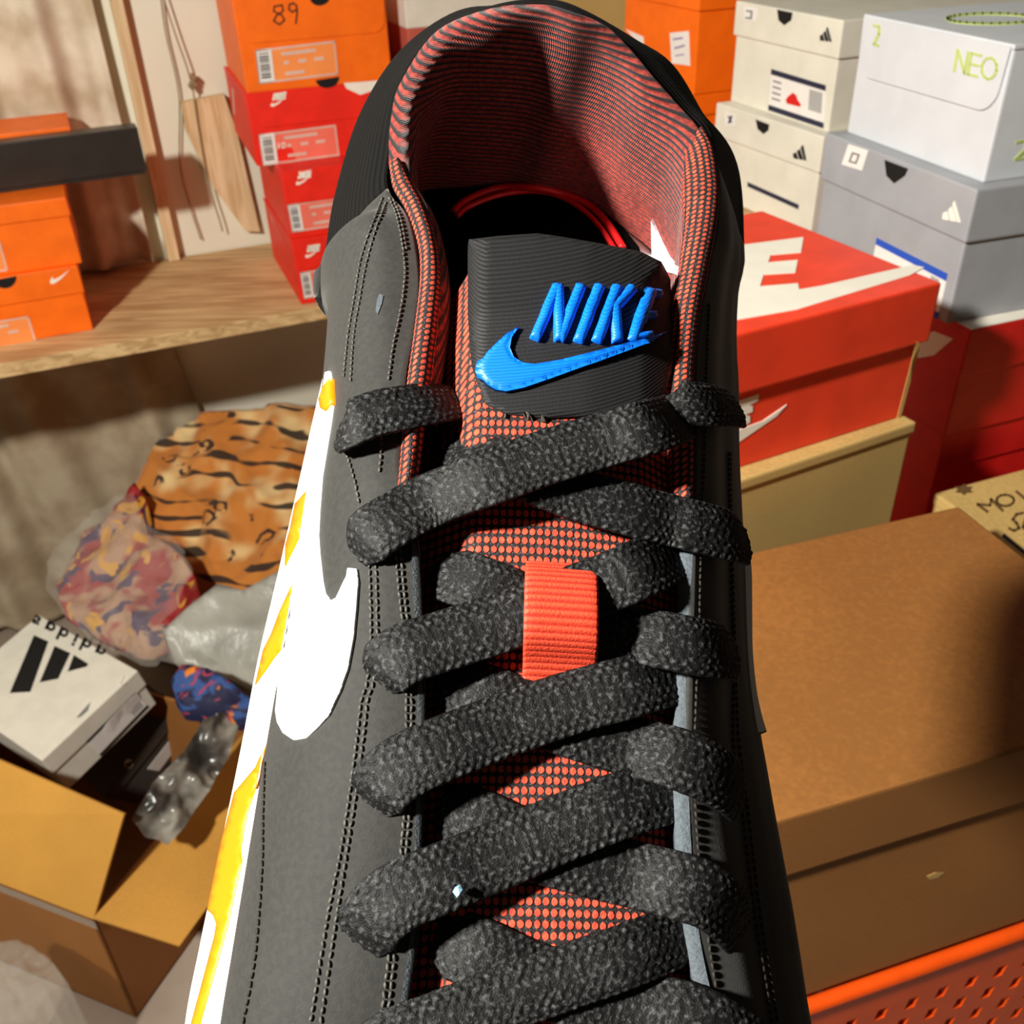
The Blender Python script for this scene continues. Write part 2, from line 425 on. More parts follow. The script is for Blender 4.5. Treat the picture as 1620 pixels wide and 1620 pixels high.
def size_label(parent, bvh, q, tint, line, bar_u, body, white='paper'):
    """sticker printed as frame, text lines and barcode"""
    lab = decal('size_label', [list(q)], bvh, tint, body, .0006, 30)
    fr = []
    for (u0, v0, u1, v1) in ((0, 0, 1, .06), (0, .94, 1, 1), (0, 0, .02, 1), (.98, 0, 1, 1)): fr.append(sub(q, u0, v0, u1, v1))
    for k, (u0, u1) in enumerate(((.32, .75), (.34, .40), (.52, .62), (.72, .84), (.34, .58))):
        v = (.16, .42, .42, .42, .74)[k]; fr.append(sub(q, u0, v, u1, v+.10))
    decal('label_print', fr, bvh, line, lab, .0009, 30)
    decal('barcode_panel', [sub(q, bar_u[0], .0, bar_u[1], 1)], bvh, white, lab, .0009, 30)
    bars = [sub(q, bar_u[0]+.2*(bar_u[1]-bar_u[0]), .12+k*.085, bar_u[0]+.8*(bar_u[1]-bar_u[0]), .12+k*.085+(.05 if k % 3 else .03)) for k in range(9)]
    decal('barcode', bars, bvh, 'print_black', lab, .0012, 30)
def nike_tag(key, bvh, cx, cy, s, tilt, mat='print_white'):
    """small printed word over swoosh"""
    c, sn = math.cos(tilt), math.sin(tilt)
    R = lambda x, y: (cx+s*(x*c-y*sn), cy+s*(x*sn+y*c))
    return [R(x, y) for x, y in swoosh([(-1, .0), (1, -.35), (1, .55), (-1, .75)])], R
def letters_nike(R, w):
    """NIKE strokes in unit coords through the map R"""
    out = []
    for pts in ([(-.55, -.1), (-.35, -.75)], [(-.35, -.75), (-.28, -.1)], [(-.28, -.1), (-.08, -.75)], [(-.05, -.1), (.15, -.75)], [(.18, -.1), (.38, -.75)], [(.58, -.75), (.30, -.42)], [(.30, -.42), (.44, -.1)], [(.55, -.1), (.75, -.75)], [(.75, -.75), (1.0, -.75)], [(.65, -.43), (.88, -.43)], [(.55, -.1), (.82, -.1)]):
        out += stroke([R(*p) for p in pts], w)
    return out
def half_hole(key, bvh, cx, cy, r, tilt, sq=.8):
    P = [(cx-r*math.cos(tilt), cy-r*math.sin(tilt))]
    for k in range(1, 9):
        a = math.pi*k/8; x = -r*math.cos(a); y = r*sq*math.sin(a)
        P.append((cx+x*math.cos(tilt)-y*math.sin(tilt), cy+x*math.sin(tilt)+y*math.cos(tilt)))
    return P

# left shelf, orange pair and black box
zs = -.7115
B = shoe_box('OL2', 'shoe_box', 'orange shoe box with a white swoosh on its lid, standing directly on the shelf', (-1.068, 1.592, zs), 22.5, .332, .20, .122, .05, 'orange_card', group='boxes on the shelf')
decal('thumb_hole', [half_hole('OL2', B['l'], 8, 440, 18, -.19, .9)], B['l'], 'hole_black', B['lid'])
decal('swoosh_print', [swoosh([(79, 432), (110, 427), (110, 443), (79, 450)])], B['l'], 'print_white', B['lid'])
size_label(None, B['b'], [(-90, 522), (45, 500), (58, 541), (-80, 566)], 'print_peach', 'print_faded_white', (.0, .2), B['body'])
B = shoe_box('OL1', 'shoe_box', 'orange shoe box in the middle of the left pair, under the black box', (-1.060, 1.610, zs+.122), 21.5, .33, .20, .117, .032, 'orange_card', group='boxes on the shelf')
size_label(None, B['b'], [(-120, 400), (0, 382), (13, 428), (-110, 447)], 'print_peach', 'print_faded_white', (.0, .2), B['body'])
B = shoe_box('K', 'box_lid', 'thin glossy black box lid standing on edge on the orange pair', (-1.034, 1.700, zs+.239), 23.5, .418, .035, .082, .075, 'dark_card', cat='box lid')
B = shoe_box('OLt', 'shoe_box', 'orange shoe box mostly hidden behind the standing black lid', (-1.055, 1.745, zs+.239), 22, .31, .13, .088, .03, 'orange_card', group='boxes on the shelf')

# red stack with the orange box on top
lay = [('R3', -.3905, 1.806, 0, .2, .30, .126, 20.5, 'red_card', 'red shoe box at the bottom of the stack, on the shelf edge'),
       ('R2', -.3925, 1.812, .126, .2, .30, .121, 20, 'red_card', 'red shoe box second from the bottom of the stack'),
       ('R1', -.444, 1.86, .247, .268, .30, .125, 19.5, 'red_card', 'red shoe box just under the orange box marked 89'),
       ('S89', -.440, 1.86, .372, .262, .30, .15, 19, 'orange_card', 'orange shoe box marked 89 in pen, topmost of the red stack')]
for key, x, y, z, w, d, h, yaw, mt, lb in lay:
    shoe_box(key, 'shoe_box', lb, (x, y, zs+z), yaw, w, d, h, .03, mt, style='flap', group='boxes on the shelf')
    face_flap(key, 'f', h*.46, .022, mt)
# prints on the red stack
B = BV['S89']
size_label(None, B['b'], [(403, 79), (530, 64), (535, 118), (410, 133)], 'print_peach', 'print_faded_white', (.0, .2), B['body'])
decal('pen_number', stroke([(446, 8), (434, 10), (433, 18), (446, 24), (450, 32), (442, 39), (433, 33), (437, 25), (448, 17), (446, 8)], 2.6)+stroke([(468, 16), (462, 19), (457, 15), (458, 7), (464, 5), (469, 9), (470, 20), (468, 37)], 2.6), B['flap'], 'ink', B['flap_o'], .0005, 30)
decal('thumb_hole', [half_hole('S89', B['flap'], 506, -4, 16, -.15)], B['flap'], 'hole_black', B['flap_o'])
B = BV['R1']
decal('thumb_hole', [half_hole('R1', B['flap'], 518, 124, 19, -.16)], B['flap'], 'hole_black', B['flap_o'])
decal('white_corner_print', [[(538, 120), (548, 140), (570, 150), (588, 144), (600, 128), (602, 108)]], B['flap'], 'print_white', B['flap_o'], .0005, 30)
size_label(None, B['b'], [(409, 213), (531, 197), (537, 246), (416, 262)], 'print_pink', 'print_faded_white', (.0, .2), B['body'])
decal('size_number', stroke([(441, 227), (441, 234)], 2)+stroke([(446, 227), (450, 226), (451, 233), (446, 234), (446, 227)], 1.6), B['b'], 'print_white', B['body'], .0015, 30)
for key, cx, cy, s in (('R1', 440, 158, 13), ('R2', 480, 282, 13), ('R3', 494, 398, 12)):
    B = BV[key]; sw, R = nike_tag(key, None, cx, cy, s, -.12)
    decal('logo_print', [sw]+letters_nike(R, 3.4), B['flap'], 'print_white', B['flap_o'], .0006, 30)
B = BV['R2']; size_label(None, B['b'], [(454, 324), (560, 308), (566, 352), (462, 368)], 'print_pink', 'print_faded_white', (.0, .18), B['body'])
B = BV['R3']; size_label(None, B['b'], [(474, 431), (573, 416), (579, 458), (481, 473)], 'print_pink', 'print_faded_white', (.0, .16), B['body'])
for key, q in (('R1', [(357, 80), (378, 100), (394, 160), (370, 182)]), ('R2', [(394, 232), (408, 248), (433, 277), (402, 288)]), ('R3', [(414, 310), (430, 330), (446, 382), (424, 374)])):
    B = BV[key]; decal('side_print', [[(q[0]), q[1], bil(q, .7, .5), q[2], q[3], bil(q, .1, .6)]], B['b'], 'print_faded_white', B['body'], .0006, 30)

# boxes glimpsed behind the heel
B = shoe_box('P1', 'shoe_box', 'faded pinkish red box behind the left of the shoe collar', (-.158, 1.968, zs), 22, .25, .19, .452, .05, 'faded_card', group='boxes on the shelf')
B = shoe_box('P2', 'shoe_box', 'white box on the faded red box, behind the shoe collar', (-.160, 1.963, zs+.452), 22, .27, .19, .12, .05, 'white_card', group='boxes on the shelf')
B = shoe_box('P3', 'shoe_box', 'plain tan cardboard box behind the top of the shoe collar', (.105, 2.075, zs), 22, .19, .19, .62, .05, 'kraft_tan', group='boxes on the shelf')

# ---- right: orange stack
bx = hit_y(1097, 151, 1.50); zb = bx[2]-CAMZ
oz = [-.70, -.70+(zb+.70)/3, -.70+2*(zb+.70)/3]
hh = (zb+.70)/3
for i in range(3):
    shoe_box('OB%d' % i, 'shoe_box', ['orange shoe box on the plank at the foot of the back orange stack', 'orange shoe box in the middle of the back orange stack', 'dark orange shoe box just under the one with price stickers'][i], (bx[0]-.004*i+.006, bx[1]+.004, oz[i]), 22, .33, .21, hh, .03, 'orange_card', group='back orange stack')
B = shoe_box('O', 'shoe_box', 'orange shoe box with white price stickers behind the shoe collar', (bx[0], bx[1], zb), 22, .33, .21, .155, .047, 'orange_card', group='back orange stack')
decal('price_sticker', [[(1060, 52), (1090, 49), (1092, 104), (1063, 100)]], B['b'], 'paper', B['body'], .0006, 30)
decal('price_sticker', [[(990, 46), (1018, 58), (1019, 72), (1003, 60)]], B['b'], 'paper', B['body'], .0006, 30)
decal('sticker_ink', stroke([(1067, 62), (1080, 60)], 3)+stroke([(1069, 76), (1083, 72)], 3)+stroke([(1070, 88), (1082, 86)], 2), B['b'], 'print_purple', B['body'], .001, 30)

# ---- right: white, grey and red piles
tb = -.405
slab('trim_1', np.array([.30, 1.20, Z(-.70)]), EX, EY, EZ, .42, .21, -.0+(.70-.405), 'pine', bev=.002, kind='structure', label='wooden riser under the white boxes')
B = shoe_box('Bx', 'shoe_box', 'off white shoe box with a black logo, lower of the white pair', (.378, 1.192, tb), 23, .33, .214, .120, .042, 'white_card', group='right hand boxes')
decal('logo_print', trefoil([(1256, 232), (1276, 228), (1276, 254), (1254, 250)]), B['l'], 'print_black', B['lid'], .0006, 30)
decal('thumb_hole', [[(1196, 189), (1217, 197), (1216, 206), (1208, 212), (1199, 204)]], B['l'], 'hole_black', B['lid'], .0006, 30)
decal('lid_sticker', [[(1148, 178), (1164, 182), (1162, 200), (1147, 196)]], B['l'], 'paper', B['lid'], .0006, 30)
decal('sticker_ink', stroke([(1158, 184), (1154, 194)], 3)+stroke([(1153, 184), (1158, 193)], 2), B['l'], 'print_navy', B['lid'], .001, 30)
decal('label_print', [[(1183, 288), (1264, 324), (1263, 331), (1183, 295)]], B['b'], 'print_navy', B['body'], .0006, 30)
B = shoe_box('A', 'shoe_box', 'off white shoe box with a shoe picture label, upper of the white pair', (.386, 1.206, tb+.120), 21.5, .33, .206, .120, .040, 'white_card', group='right hand boxes')
decal('logo_print', trefoil([(1300, 44), (1313, 42), (1316, 66), (1296, 64)]), B['l'], 'print_black', B['lid'], .0006, 30)
decal('thumb_hole', [[(1230, 15), (1254, 20), (1252, 32), (1241, 40), (1232, 32)]], B['l'], 'hole_black', B['lid'], .0006, 30)
decal('lid_sticker', [[(1178, 10), (1200, 14), (1196, 34), (1177, 31)]], B['l'], 'paper', B['lid'], .0006, 30)
decal('sticker_ink', stroke([(1182, 17), (1190, 18), (1189, 29), (1181, 28)], 2.5), B['l'], 'print_grey', B['lid'], .001, 30)
q = [(1221, 109), (1307, 135), (1303, 203), (1216, 174)]
lab = decal('size_label', [q], B['b'], 'paper', B['body'], .0006, 30)
decal('label_bars', [sub(q, 0, 0, 1, .13), sub(q, 0, .87, 1, 1)], B['b'], 'print_navy', lab, .0009, 30)
decal('barcode', [sub(q, .72+.03*k, .2, .735+.03*k, .68) for k in range(8)], B['b'], 'print_grey', lab, .0009, 30)
decal('shoe_picture', [[bil(q, *p) for p in ((.30, .62), (.34, .52), (.42, .40), (.48, .44), (.52, .55), (.58, .62), (.56, .68), (.32, .70))]], B['b'], 'crimson_card', lab, .0009, 30)
decal('label_text', [sub(q, .05, .25+.14*k, .2, .29+.14*k) for k in range(4)], B['b'], 'print_grey', lab, .0009, 30)

B = shoe_box('RB2', 'shoe_box', 'dark red shoe box at the foot of the grey and red pile', (.413, .812, -.70), 20, .29, .20, .229, .04, 'crimson_card', group='right hand boxes', over=.002)
B = shoe_box('RB1', 'shoe_box', 'red shoe box with a white print curling over its lid, under the grey box', (.410, .806, -.471), 20, .31, .20, .111, .047, 'crimson_card', group='right hand boxes')
slab('lid_print', B['p']-B['ex']*.003-B['ey']*.003+EZ*B['h'], B['ex'], B['ey'], EZ, .316, .206, .0006, 'print_white', B['lid'], bev=0)
decal('lid_print', [[(1440, 535), (1478, 524), (1508, 536), (1492, 550), (1478, 562), (1455, 566), (1436, 560)]], B['l'], 'print_white', B['lid'], .0006, 24)
B = shoe_box('G', 'shoe_box', 'grey shoe box with a white logo and blue striped label', (.392, .816, -.36), 17.2, .33, .213, .119, .045, 'grey_card', group='right hand boxes')
decal('thumb_hole', [[(1400, 253), (1437, 267), (1432, 278), (1415, 290), (1403, 278)]], B['l'], 'hole_black', B['lid'], .0006, 24)
decal('logo_print', trefoil([(1500, 322), (1514, 316), (1520, 352), (1488, 346)]), B['l'], 'print_white', B['lid'], .0006, 24)
decal('lid_sticker', [[(1343, 228), (1374, 238), (1364, 270), (1332, 260)]], B['l'], 'paper', B['lid'], .0006, 24)
decal('sticker_ink', stroke([(1350, 242), (1360, 245), (1355, 258), (1345, 255), (1350, 242)], 2.5), B['l'], 'print_grey', B['lid'], .001, 24)
q = [(1388, 376), (1500, 433), (1484, 505), (1376, 440)]
lab = decal('size_label', [q], B['b'], 'paper', B['body'], .0006, 24)
decal('label_bars', [sub(q, 0, 0, 1, .16), sub(q, 0, .86, 1, 1)], B['b'], 'print_blue', lab, .0009, 24)
decal('barcode', [sub(q, .8+.02*k, .2, .81+.02*k, .8) for k in range(6)], B['b'], 'print_grey', lab, .0009, 24)
B = shoe_box('W', 'shoe_box', 'bright white shoe box lettered NEO in pale green, on the grey box', (.402, .830, -.241), 16.8, .295, .197, .106, .03, 'cool_white_card', style='flap', group='right hand boxes')
face_flap('W', 'l', .050, .020, 'cool_white_card')
q = [(1513, 78), (1582, 95), (1576, 128), (1509, 112)]
Q = lambda u, v: bil(q, u, v)
NEO = stroke([Q(.02, 1), Q(.04, 0), Q(.26, 1), Q(.28, 0)], 4)+stroke([Q(.58, 0), Q(.36, 0), Q(.34, 1), Q(.56, 1)], 4)+stroke([Q(.36, .5), Q(.55, .5)], 4)
NEO += stroke([Q(.80+.17*math.cos(a), .5+.5*math.sin(a)) for a in np.linspace(0, 2*math.pi, 13)], 4)
decal('lettering', NEO, B['flap'], 'print_lime', B['flap_o'], .0006, 24)
decal('emblem', stroke([(1383, 40), (1391, 42), (1391, 54), (1383, 70), (1390, 72)], 4), B['flap'], 'print_lime', B['flap_o'], .0006, 24)
decal('emblem', stroke([(1608, 225), (1622, 222), (1622, 236), (1606, 252), (1620, 250)], 4), B['b'], 'print_lime', B['body'], .0006, 24)
decal('top_emblem', stroke([(1568+70*math.cos(a), 30+8*math.sin(a)) for a in np.linspace(0, 2*math.pi, 33)], 4), B['all'], 'print_lime', B['lid'], .0006, 24)

# MOVE carton
mc = hit_z(1475, 776, Z(-.50)); yw = math.radians(20); mx = np.array([math.cos(yw), math.sin(yw), 0]); my = np.array([-math.sin(yw), math.cos(yw), 0])
p = mc-my*.24
B = shoe_box('MV', 'cardboard_carton', 'tan cardboard carton with brown lettering on its top, beside the big carton', (p[0], p[1], -.70), 20, .30, .235, .20, .012, 'kraft_tan', cat='carton', over=.001)
decal('flower_mark', [[(1524+16*(1 if k % 2 else .62)*math.cos(k*math.pi/6)+1, 775+9*(1 if k % 2 else .62)*math.sin(k*math.pi/6)) for k in range(12)]], B['all'], 'print_brown', B['lid'], .0005, 14)
L = stroke([(1546, 798), (1562, 810)], 4)+stroke([(1546, 798), (1566, 800)], 3.5)+stroke([(1566, 800), (1568, 790)], 3.5)+stroke([(1567, 790), (1586, 808)], 4)
L += stroke([(1590+14*math.cos(a), 792+9*math.sin(a)) for a in np.linspace(0, 2*math.pi, 13)], 3.5)
L += stroke([(1608, 778), (1622, 790), (1632, 772)], 4)+stroke([(1640, 768), (1656, 784)], 4)
L += stroke([(1618, 812), (1608, 814), (1602, 822), (1608, 828), (1612, 836), (1604, 840), (1596, 836)], 4)+stroke([(1634, 820), (1622, 822), (1618, 834), (1628, 844), (1640, 842)], 4)
decal('lettering', L, B['all'], 'print_brown', B['lid'], .0005, 14)
decal('printed_line', stroke([(1588, 848), (1630, 882)], 6), B['all'], 'print_black', B['lid'], .0005, 14)

# big carton, kraft carton, NIKE box
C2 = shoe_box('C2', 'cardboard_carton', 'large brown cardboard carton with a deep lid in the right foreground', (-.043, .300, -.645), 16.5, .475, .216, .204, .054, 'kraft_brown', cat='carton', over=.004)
decal('scuff_mark', [[(1466, 1386), (1480, 1380), (1494, 1380), (1484, 1388), (1470, 1391)]], C2['b'], 'cut_edge', C2['body'], .0003, 20)
C1 = shoe_box('C1', 'cardboard_carton', 'tan kraft box between the big carton and the red NIKE box', (.023, .551, -.70), 26.5, .342, .2, .305, .010, 'kraft_tan', cat='carton', over=.002)
NB_ = shoe_box('N', 'shoe_box', 'coral red shoe box with big white letters and swoosh on its lid', (.029, .571, -.395), 25.7, .325, .20, .116, .048, 'coral_card', over=.006, cat='shoe box')
decal('lid_lettering', [[(1120, 395), (1271, 376), (1267, 400), (1219, 404), (1215, 416), (1262, 412), (1258, 432), (1208, 435), (1202, 454), (1262, 449), (1264, 459), (1300, 453), (1444, 420), (1462, 424), (1440, 436), (1262, 490), (1158, 508), (1090, 524), (1060, 470), (1100, 410)]], NB_['l'], 'print_white', NB_['lid'], .0006, 26)
decal('side_lettering', [[(1150, 640), (1200, 623), (1198, 634), (1184, 641), (1190, 642), (1190, 651), (1178, 656), (1186, 658), (1186, 668), (1160, 678)], [(1150, 690), (1172, 678), (1206, 666), (1244, 640), (1228, 658), (1170, 698), (1150, 706)]], NB_['b'], 'print_white', NB_['body'], .0006, 26)
decal('cut_edge_strip', [[(1450, 540), (1456, 543), (1424, 662), (1418, 664)]], NB_['all'], 'cut_edge', NB_['body'], .0004, 26)

# tall orange basket under the big carton
def basket():
    yw = math.radians(16.5); ex = np.array([math.cos(yw), math.sin(yw), 0]); ey = np.array([-math.sin(yw), math.cos(yw), 0])
    c = C2['p']+ex*.245+ey*.102; c[2] = 0
    H = Z(-.648); hw, hd = .262, .104
    t = thing('laundry_basket', 'tall orange plastic laundry basket with rows of holes, under the big carton', 'basket', c)
    def half(z): k = .66+.34*(z/H); return hw*k, hd*k
    # side panels with rows of slots: one mesh wall, holes left open
    def wall(axis, sgn, nm):
        V = []; F = []; nx, nz = (61 if axis == 0 else 41), 61
        for j in range(nz):
            z = .01+(H-.03)*j/(nz-1); a, b = half(z)
            for i in range(nx):
                u = -1+2*i/(nx-1)
                q = (ex*(u*a)+ey*(sgn*b)) if axis == 0 else (ex*(sgn*a)+ey*(u*b))
                V.append(c+q+EZ*z)
        for j in range(nz-1):
            for i in range(nx-1):
                hole = (i % 3 == 1) and (j % 2 == 1) and 3 < i < nx-4 and 5 < j < nz-3
                if not hole: F.append((j*nx+i, j*nx+i+1, (j+1)*nx+i+1, (j+1)*nx+i))
        o = obj(nm, V, F, 'orange_plastic', t); s = o.modifiers.new('thickness', 'SOLIDIFY'); s.thickness = .003; s.offset = 0
    for ax, sg in ((0, -1), (0, 1), (1, -1), (1, 1)): wall(ax, sg, 'side_panel')
    a, b = half(0); slab('base', c-ex*a-ey*b, ex, ey, EZ, 2*a, 2*b, .012, 'orange_plastic', t)
    P = []
    for k in range(40):
        th = 2*math.pi*k/40; cx, sy = math.cos(th), math.sin(th)
        e = .25
        P.append(c+ex*hw*math.copysign(abs(cx)**e, cx)+ey*hd*math.copysign(abs(sy)**e, sy)+EZ*(H-.007))
    P.append(P[0]); tube('rim', P, .006, 'orange_plastic', t, k=8, n=120)
basket()
# ------------------------------------------------------------------ left floor: heaps and open carton
def heap(name, poly, anchors, step, disp, mat, parent=None, floor=.006, skirt=True, smooth=True, lift=0, **kw):
    """crumpled cloth: outline in pixels on a tilted plane given by three (px,py,forward) anchors, with sides running down to the floor"""
    A = [hit_y(*a) for a in anchors]; nrm = np.cross(A[1]-A[0], A[2]-A[0]); nrm /= np.linalg.norm(nrm)
    if nrm[2] < 0: nrm = -nrm
    v2, f2 = tri_poly(poly, step)
    P = np.array([hit_plane(x, y, A[0], nrm) for x, y in v2])
    cnt = {}
    for t in f2:
        for a, b in zip(t, t[1:]+t[:1]): cnt[(min(a, b), max(a, b))] = cnt.get((min(a, b), max(a, b)), 0)+1
    bd = {i for e, c in cnt.items() if c == 1 for i in e}
    V = []
    for i, p in enumerate(P):
        V.append(p+nrm*(disp(p)+lift))
    F = []
    for t in f2:
        a, b, c = (V[k] for k in t); F.append(t if np.cross(b-a, c-a)@nrm > 0 else t[::-1])
    if skirt:
        bi = {}
        for i in sorted(bd):
            q = V[i].copy(); q[2] = floor; bi[i] = len(V); V.append(q)
        for (a, b), c in cnt.items():
            if c == 1: F.append([a, b, bi[b], bi[a]])
    return obj(name, V, F, mat, parent, smooth, **kw)
def folds(amp, sc, seed, ridge=True):
    def f(p):
        q = Vector((p[0]*sc+seed, p[1]*sc, p[2]*sc*1.4))
        a = noise.noise(q); b = noise.noise(q*2.3); c = noise.noise(q*5.1)
        return amp*((1-abs(a)*2.2 if ridge else a)+.45*(1-abs(b)*2) + .18*c)
    return f
heap('blanket', [(176, 835), (205, 790), (232, 740), (242, 735), (256, 700), (278, 694), (282, 680), (315, 672), (338, 655), (420, 650), (440, 642), (500, 640), (520, 700), (520, 880), (440, 905), (380, 932), (325, 915), (285, 900), (230, 880), (190, 872)],
     [(470, 650, 1.98), (200, 800, 1.85), (420, 920, 1.62)], 5, folds(.022, 6, 2), 'animal_print', label='orange and black tiger and leopard print blanket heaped against the wall', cat='blanket')
heap('poly_bag', [(258, 1000), (300, 960), (345, 925), (385, 935), (440, 905), (500, 870), (500, 1150), (410, 1125), (370, 1085), (330, 1062), (290, 1050)],
     [(470, 900, 1.58), (270, 1000, 1.45), (440, 1120, 1.36)], 8, folds(.008, 5, 9), 'poly_bag', floor=.27, label='dull grey plastic mailing bag in front of the print blanket', cat='bag')
t = thing('plastic_bag', 'clear plastic bag of red and brown patterned cloth beside the print blanket', 'bag', hit_y(200, 960, 1.55)*np.array([1, 1, 0])+EZ*.004)
poly = [(98, 935), (118, 885), (150, 850), (178, 830), (222, 772), (240, 800), (232, 850), (270, 865), (300, 890), (312, 918), (296, 950), (270, 985), (240, 1010), (205, 1020), (150, 990), (112, 965)]
anch = [(200, 800, 1.80), (110, 950, 1.60), (290, 960, 1.50)]
heap('cloth', poly, anch, 6, folds(.022, 8, 5), 'bagged_cloth', t, floor=.27)
film('bag_film', lin((216, 212, 204)), .1, .08, .20)
g = folds(.02, 11, 31)
heap('film', [(92, 942), (112, 880), (160, 835), (232, 790), (248, 845), (285, 858), (312, 890), (322, 925), (300, 965), (275, 1000), (330, 1060), (250, 1068), (180, 1040), (120, 985)], anch, 6, lambda p: g(p)+.5*folds(.010, 30, 3)(p), 'bag_film', t, skirt=False, lift=.022)
heap('galaxy_cloth', [(268, 1078), (288, 1052), (330, 1062), (372, 1088), (402, 1112), (402, 1132), (372, 1128), (330, 1112), (284, 1104)],
     [(290, 1060, 1.33), (390, 1110, 1.27), (330, 1125, 1.25)], 6, folds(.010, 12, 4), 'galaxy_cloth', floor=.275, label='navy cloth with orange and red galaxy spots above the open carton', cat='cloth')

# open carton
n = NB('grey_film'); n.color(n.mix(n.ramp(n.noise(14, 3), .35, .65), lin((52, 50, 48)), lin((150, 146, 136)))); n.set(Roughness=.25); n.bump(n.noise(30, 4), .5, .006)
zr = Z(-1.285); ap = hit_z(148, 1455, zr)
c1 = np.array([-.925, .38, 0]); c1 /= np.linalg.norm(c1); c2 = np.array([-c1[1]*-1, -c1[0], 0]); c2 = np.array([.38, .925, 0])/np.linalg.norm([.38, .925])
CL1, CL2 = .56, .42
base = np.array([ap[0], ap[1], 0.001])
t = thing('cardboard_carton', 'open brown carton on the floor with two flaps spread and a white box inside', 'carton', base)
hz_ = zr
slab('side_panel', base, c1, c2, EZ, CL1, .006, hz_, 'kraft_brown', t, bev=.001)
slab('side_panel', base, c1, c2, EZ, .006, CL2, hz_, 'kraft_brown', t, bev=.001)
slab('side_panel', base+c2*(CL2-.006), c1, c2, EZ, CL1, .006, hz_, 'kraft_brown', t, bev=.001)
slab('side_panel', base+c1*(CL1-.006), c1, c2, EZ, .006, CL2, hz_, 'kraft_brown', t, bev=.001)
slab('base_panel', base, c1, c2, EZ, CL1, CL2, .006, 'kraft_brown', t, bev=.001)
def quad_plate(name, q, th, mat, parent):
    q = [np.array(p) for p in q]; n = np.cross(q[1]-q[0], q[3]-q[0]); n /= np.linalg.norm(n)
    V = q+[p+n*th for p in q]
    return obj(name, V, [(3, 2, 1, 0), (4, 5, 6, 7), (0, 1, 5, 4), (1, 2, 6, 5), (2, 3, 7, 6), (3, 0, 4, 7)], mat, parent)
f1 = hit_z(196, 1288, Z(-1.14)); f0 = hit_z(0, 1203, Z(-1.14)); dl = (f0-f1)/np.linalg.norm(f0-f1)
quad_plate('flap', [ap+EZ*.001, ap+c1*CL1+EZ*.001, f1+dl*(CL1-.02), f1], .004, 'kraft_flap', t)
g1 = hit_z(284, 1498, zr-.035)
quad_plate('flap', [ap+EZ*.001, g1, g1+c2*(CL2-.02), ap+c2*CL2+EZ*.001], .004, 'kraft_flap', t)
quad_plate('tape', [ap-EZ*.018-c2*.002+c1*.30, ap-EZ*.018-c2*.002-c1*.004, ap-EZ*.002-c2*.002-c1*.004, ap-EZ*.002-c2*.002+c1*.30], .001, 'clear_film', t)

def rot3(rx, ry, rz):
    cx, sx, cy, sy, cz, sz = math.cos(rx), math.sin(rx), math.cos(ry), math.sin(ry), math.cos(rz), math.sin(rz)
    return np.array([[cz, -sz, 0], [sz, cz, 0], [0, 0, 1]])@np.array([[cy, 0, sy], [0, 1, 0], [-sy, 0, cy]])@np.array([[1, 0, 0], [0, cx, -sx], [0, sx, cx]])
def tilted_box(name, label, pos, rot, dim, lid, mat, lidmat=None, over=.003, cat='shoe box'):
    R = rot3(*[math.radians(a) for a in rot]); ex, ey, ez = R[:, 0], R[:, 1], R[:, 2]; p = np.array([pos[0], pos[1], Z(pos[2])])
    t = thing(name, label, cat, p)
    o1, v1, f1_ = slab('body', p, ex, ey, ez, dim[0], dim[1], dim[2]-.002, mat, t)
    o2, v2, f2_ = slab('lid', p-ex*over-ey*over+ez*(dim[2]-lid), ex, ey, ez, dim[0]+2*over, dim[1]+2*over, lid, lidmat or mat, t)
    V = list(v1)+list(v2); F = list(f1_)+[[i+len(v1) for i in f] for f in f2_]
    return t, o1, o2, bvh_of(V, F)
s = .88
t, bo, li, bv = tilted_box('shoe_box', 'off white shoe box with black stripes logo lying in the open carton', (-.875*s, 1.305*s, -1.482*s), (-1.4, -11.2, 54.5), (.228*s, .33*s, .107*s), .04, 'white_card')
Zf = lambda x, y: (x/3.522, 900+y/3.522)
bars = [[Zf(*p) for p in b] for b in ([(190, 370), (270, 405), (170, 685), (55, 692)], [(305, 430), (392, 470), (325, 612), (222, 632)], [(412, 480), (492, 530), (482, 545), (378, 572)])]
decal('stripe_print', bars, bv, 'print_black', li, .0006, 14)
# letters of the word, seen upside down and cut by the back edge of the lid
circ = lambda x, y, r: [(x+r*math.cos(a), y+r*1.0*math.sin(a)) for a in np.linspace(0, 2*math.pi, 11)]
W_ = []
for (x, y, kind) in ((205, 285, 's'), (285, 322, 'a'), (357, 355, 'd'), (423, 387, 'i'), (485, 415, 'd'), (565, 452, 'a')):
    L_ = lambda a, b: Zf(x+a*.906-b*.42, y+a*.42+b*.906)
    if kind == 's': W_ += stroke([L_(16, 16), L_(-12, 18), L_(-14, 4), L_(12, -2), L_(12, -16), L_(-14, -18)], 4)
    elif kind == 'i': W_ += stroke([L_(0, -20), L_(0, 18)], 4.5)+stroke([L_(0, 34), L_(0, 40)], 4.5)
    else:
        W_ += stroke([L_(18*math.cos(a), 18*math.sin(a)) for a in np.linspace(0, 2*math.pi, 13)], 4)+stroke([L_(-21, -20), L_(-21, 46 if kind == 'd' else 20)], 4.5)
decal('lettering', W_, bv, 'print_black', li, .0006, 14)
decal('logo_print', trefoil([Zf(672, 610), Zf(700, 590), Zf(712, 640), Zf(676, 652)]), bv, 'print_black', li, .0006, 14)
q = [Zf(485, 965), Zf(760, 690), Zf(825, 765), Zf(560, 1040)]
lab = decal('size_label', [q], bv, 'paper', bo, .0006, 14)
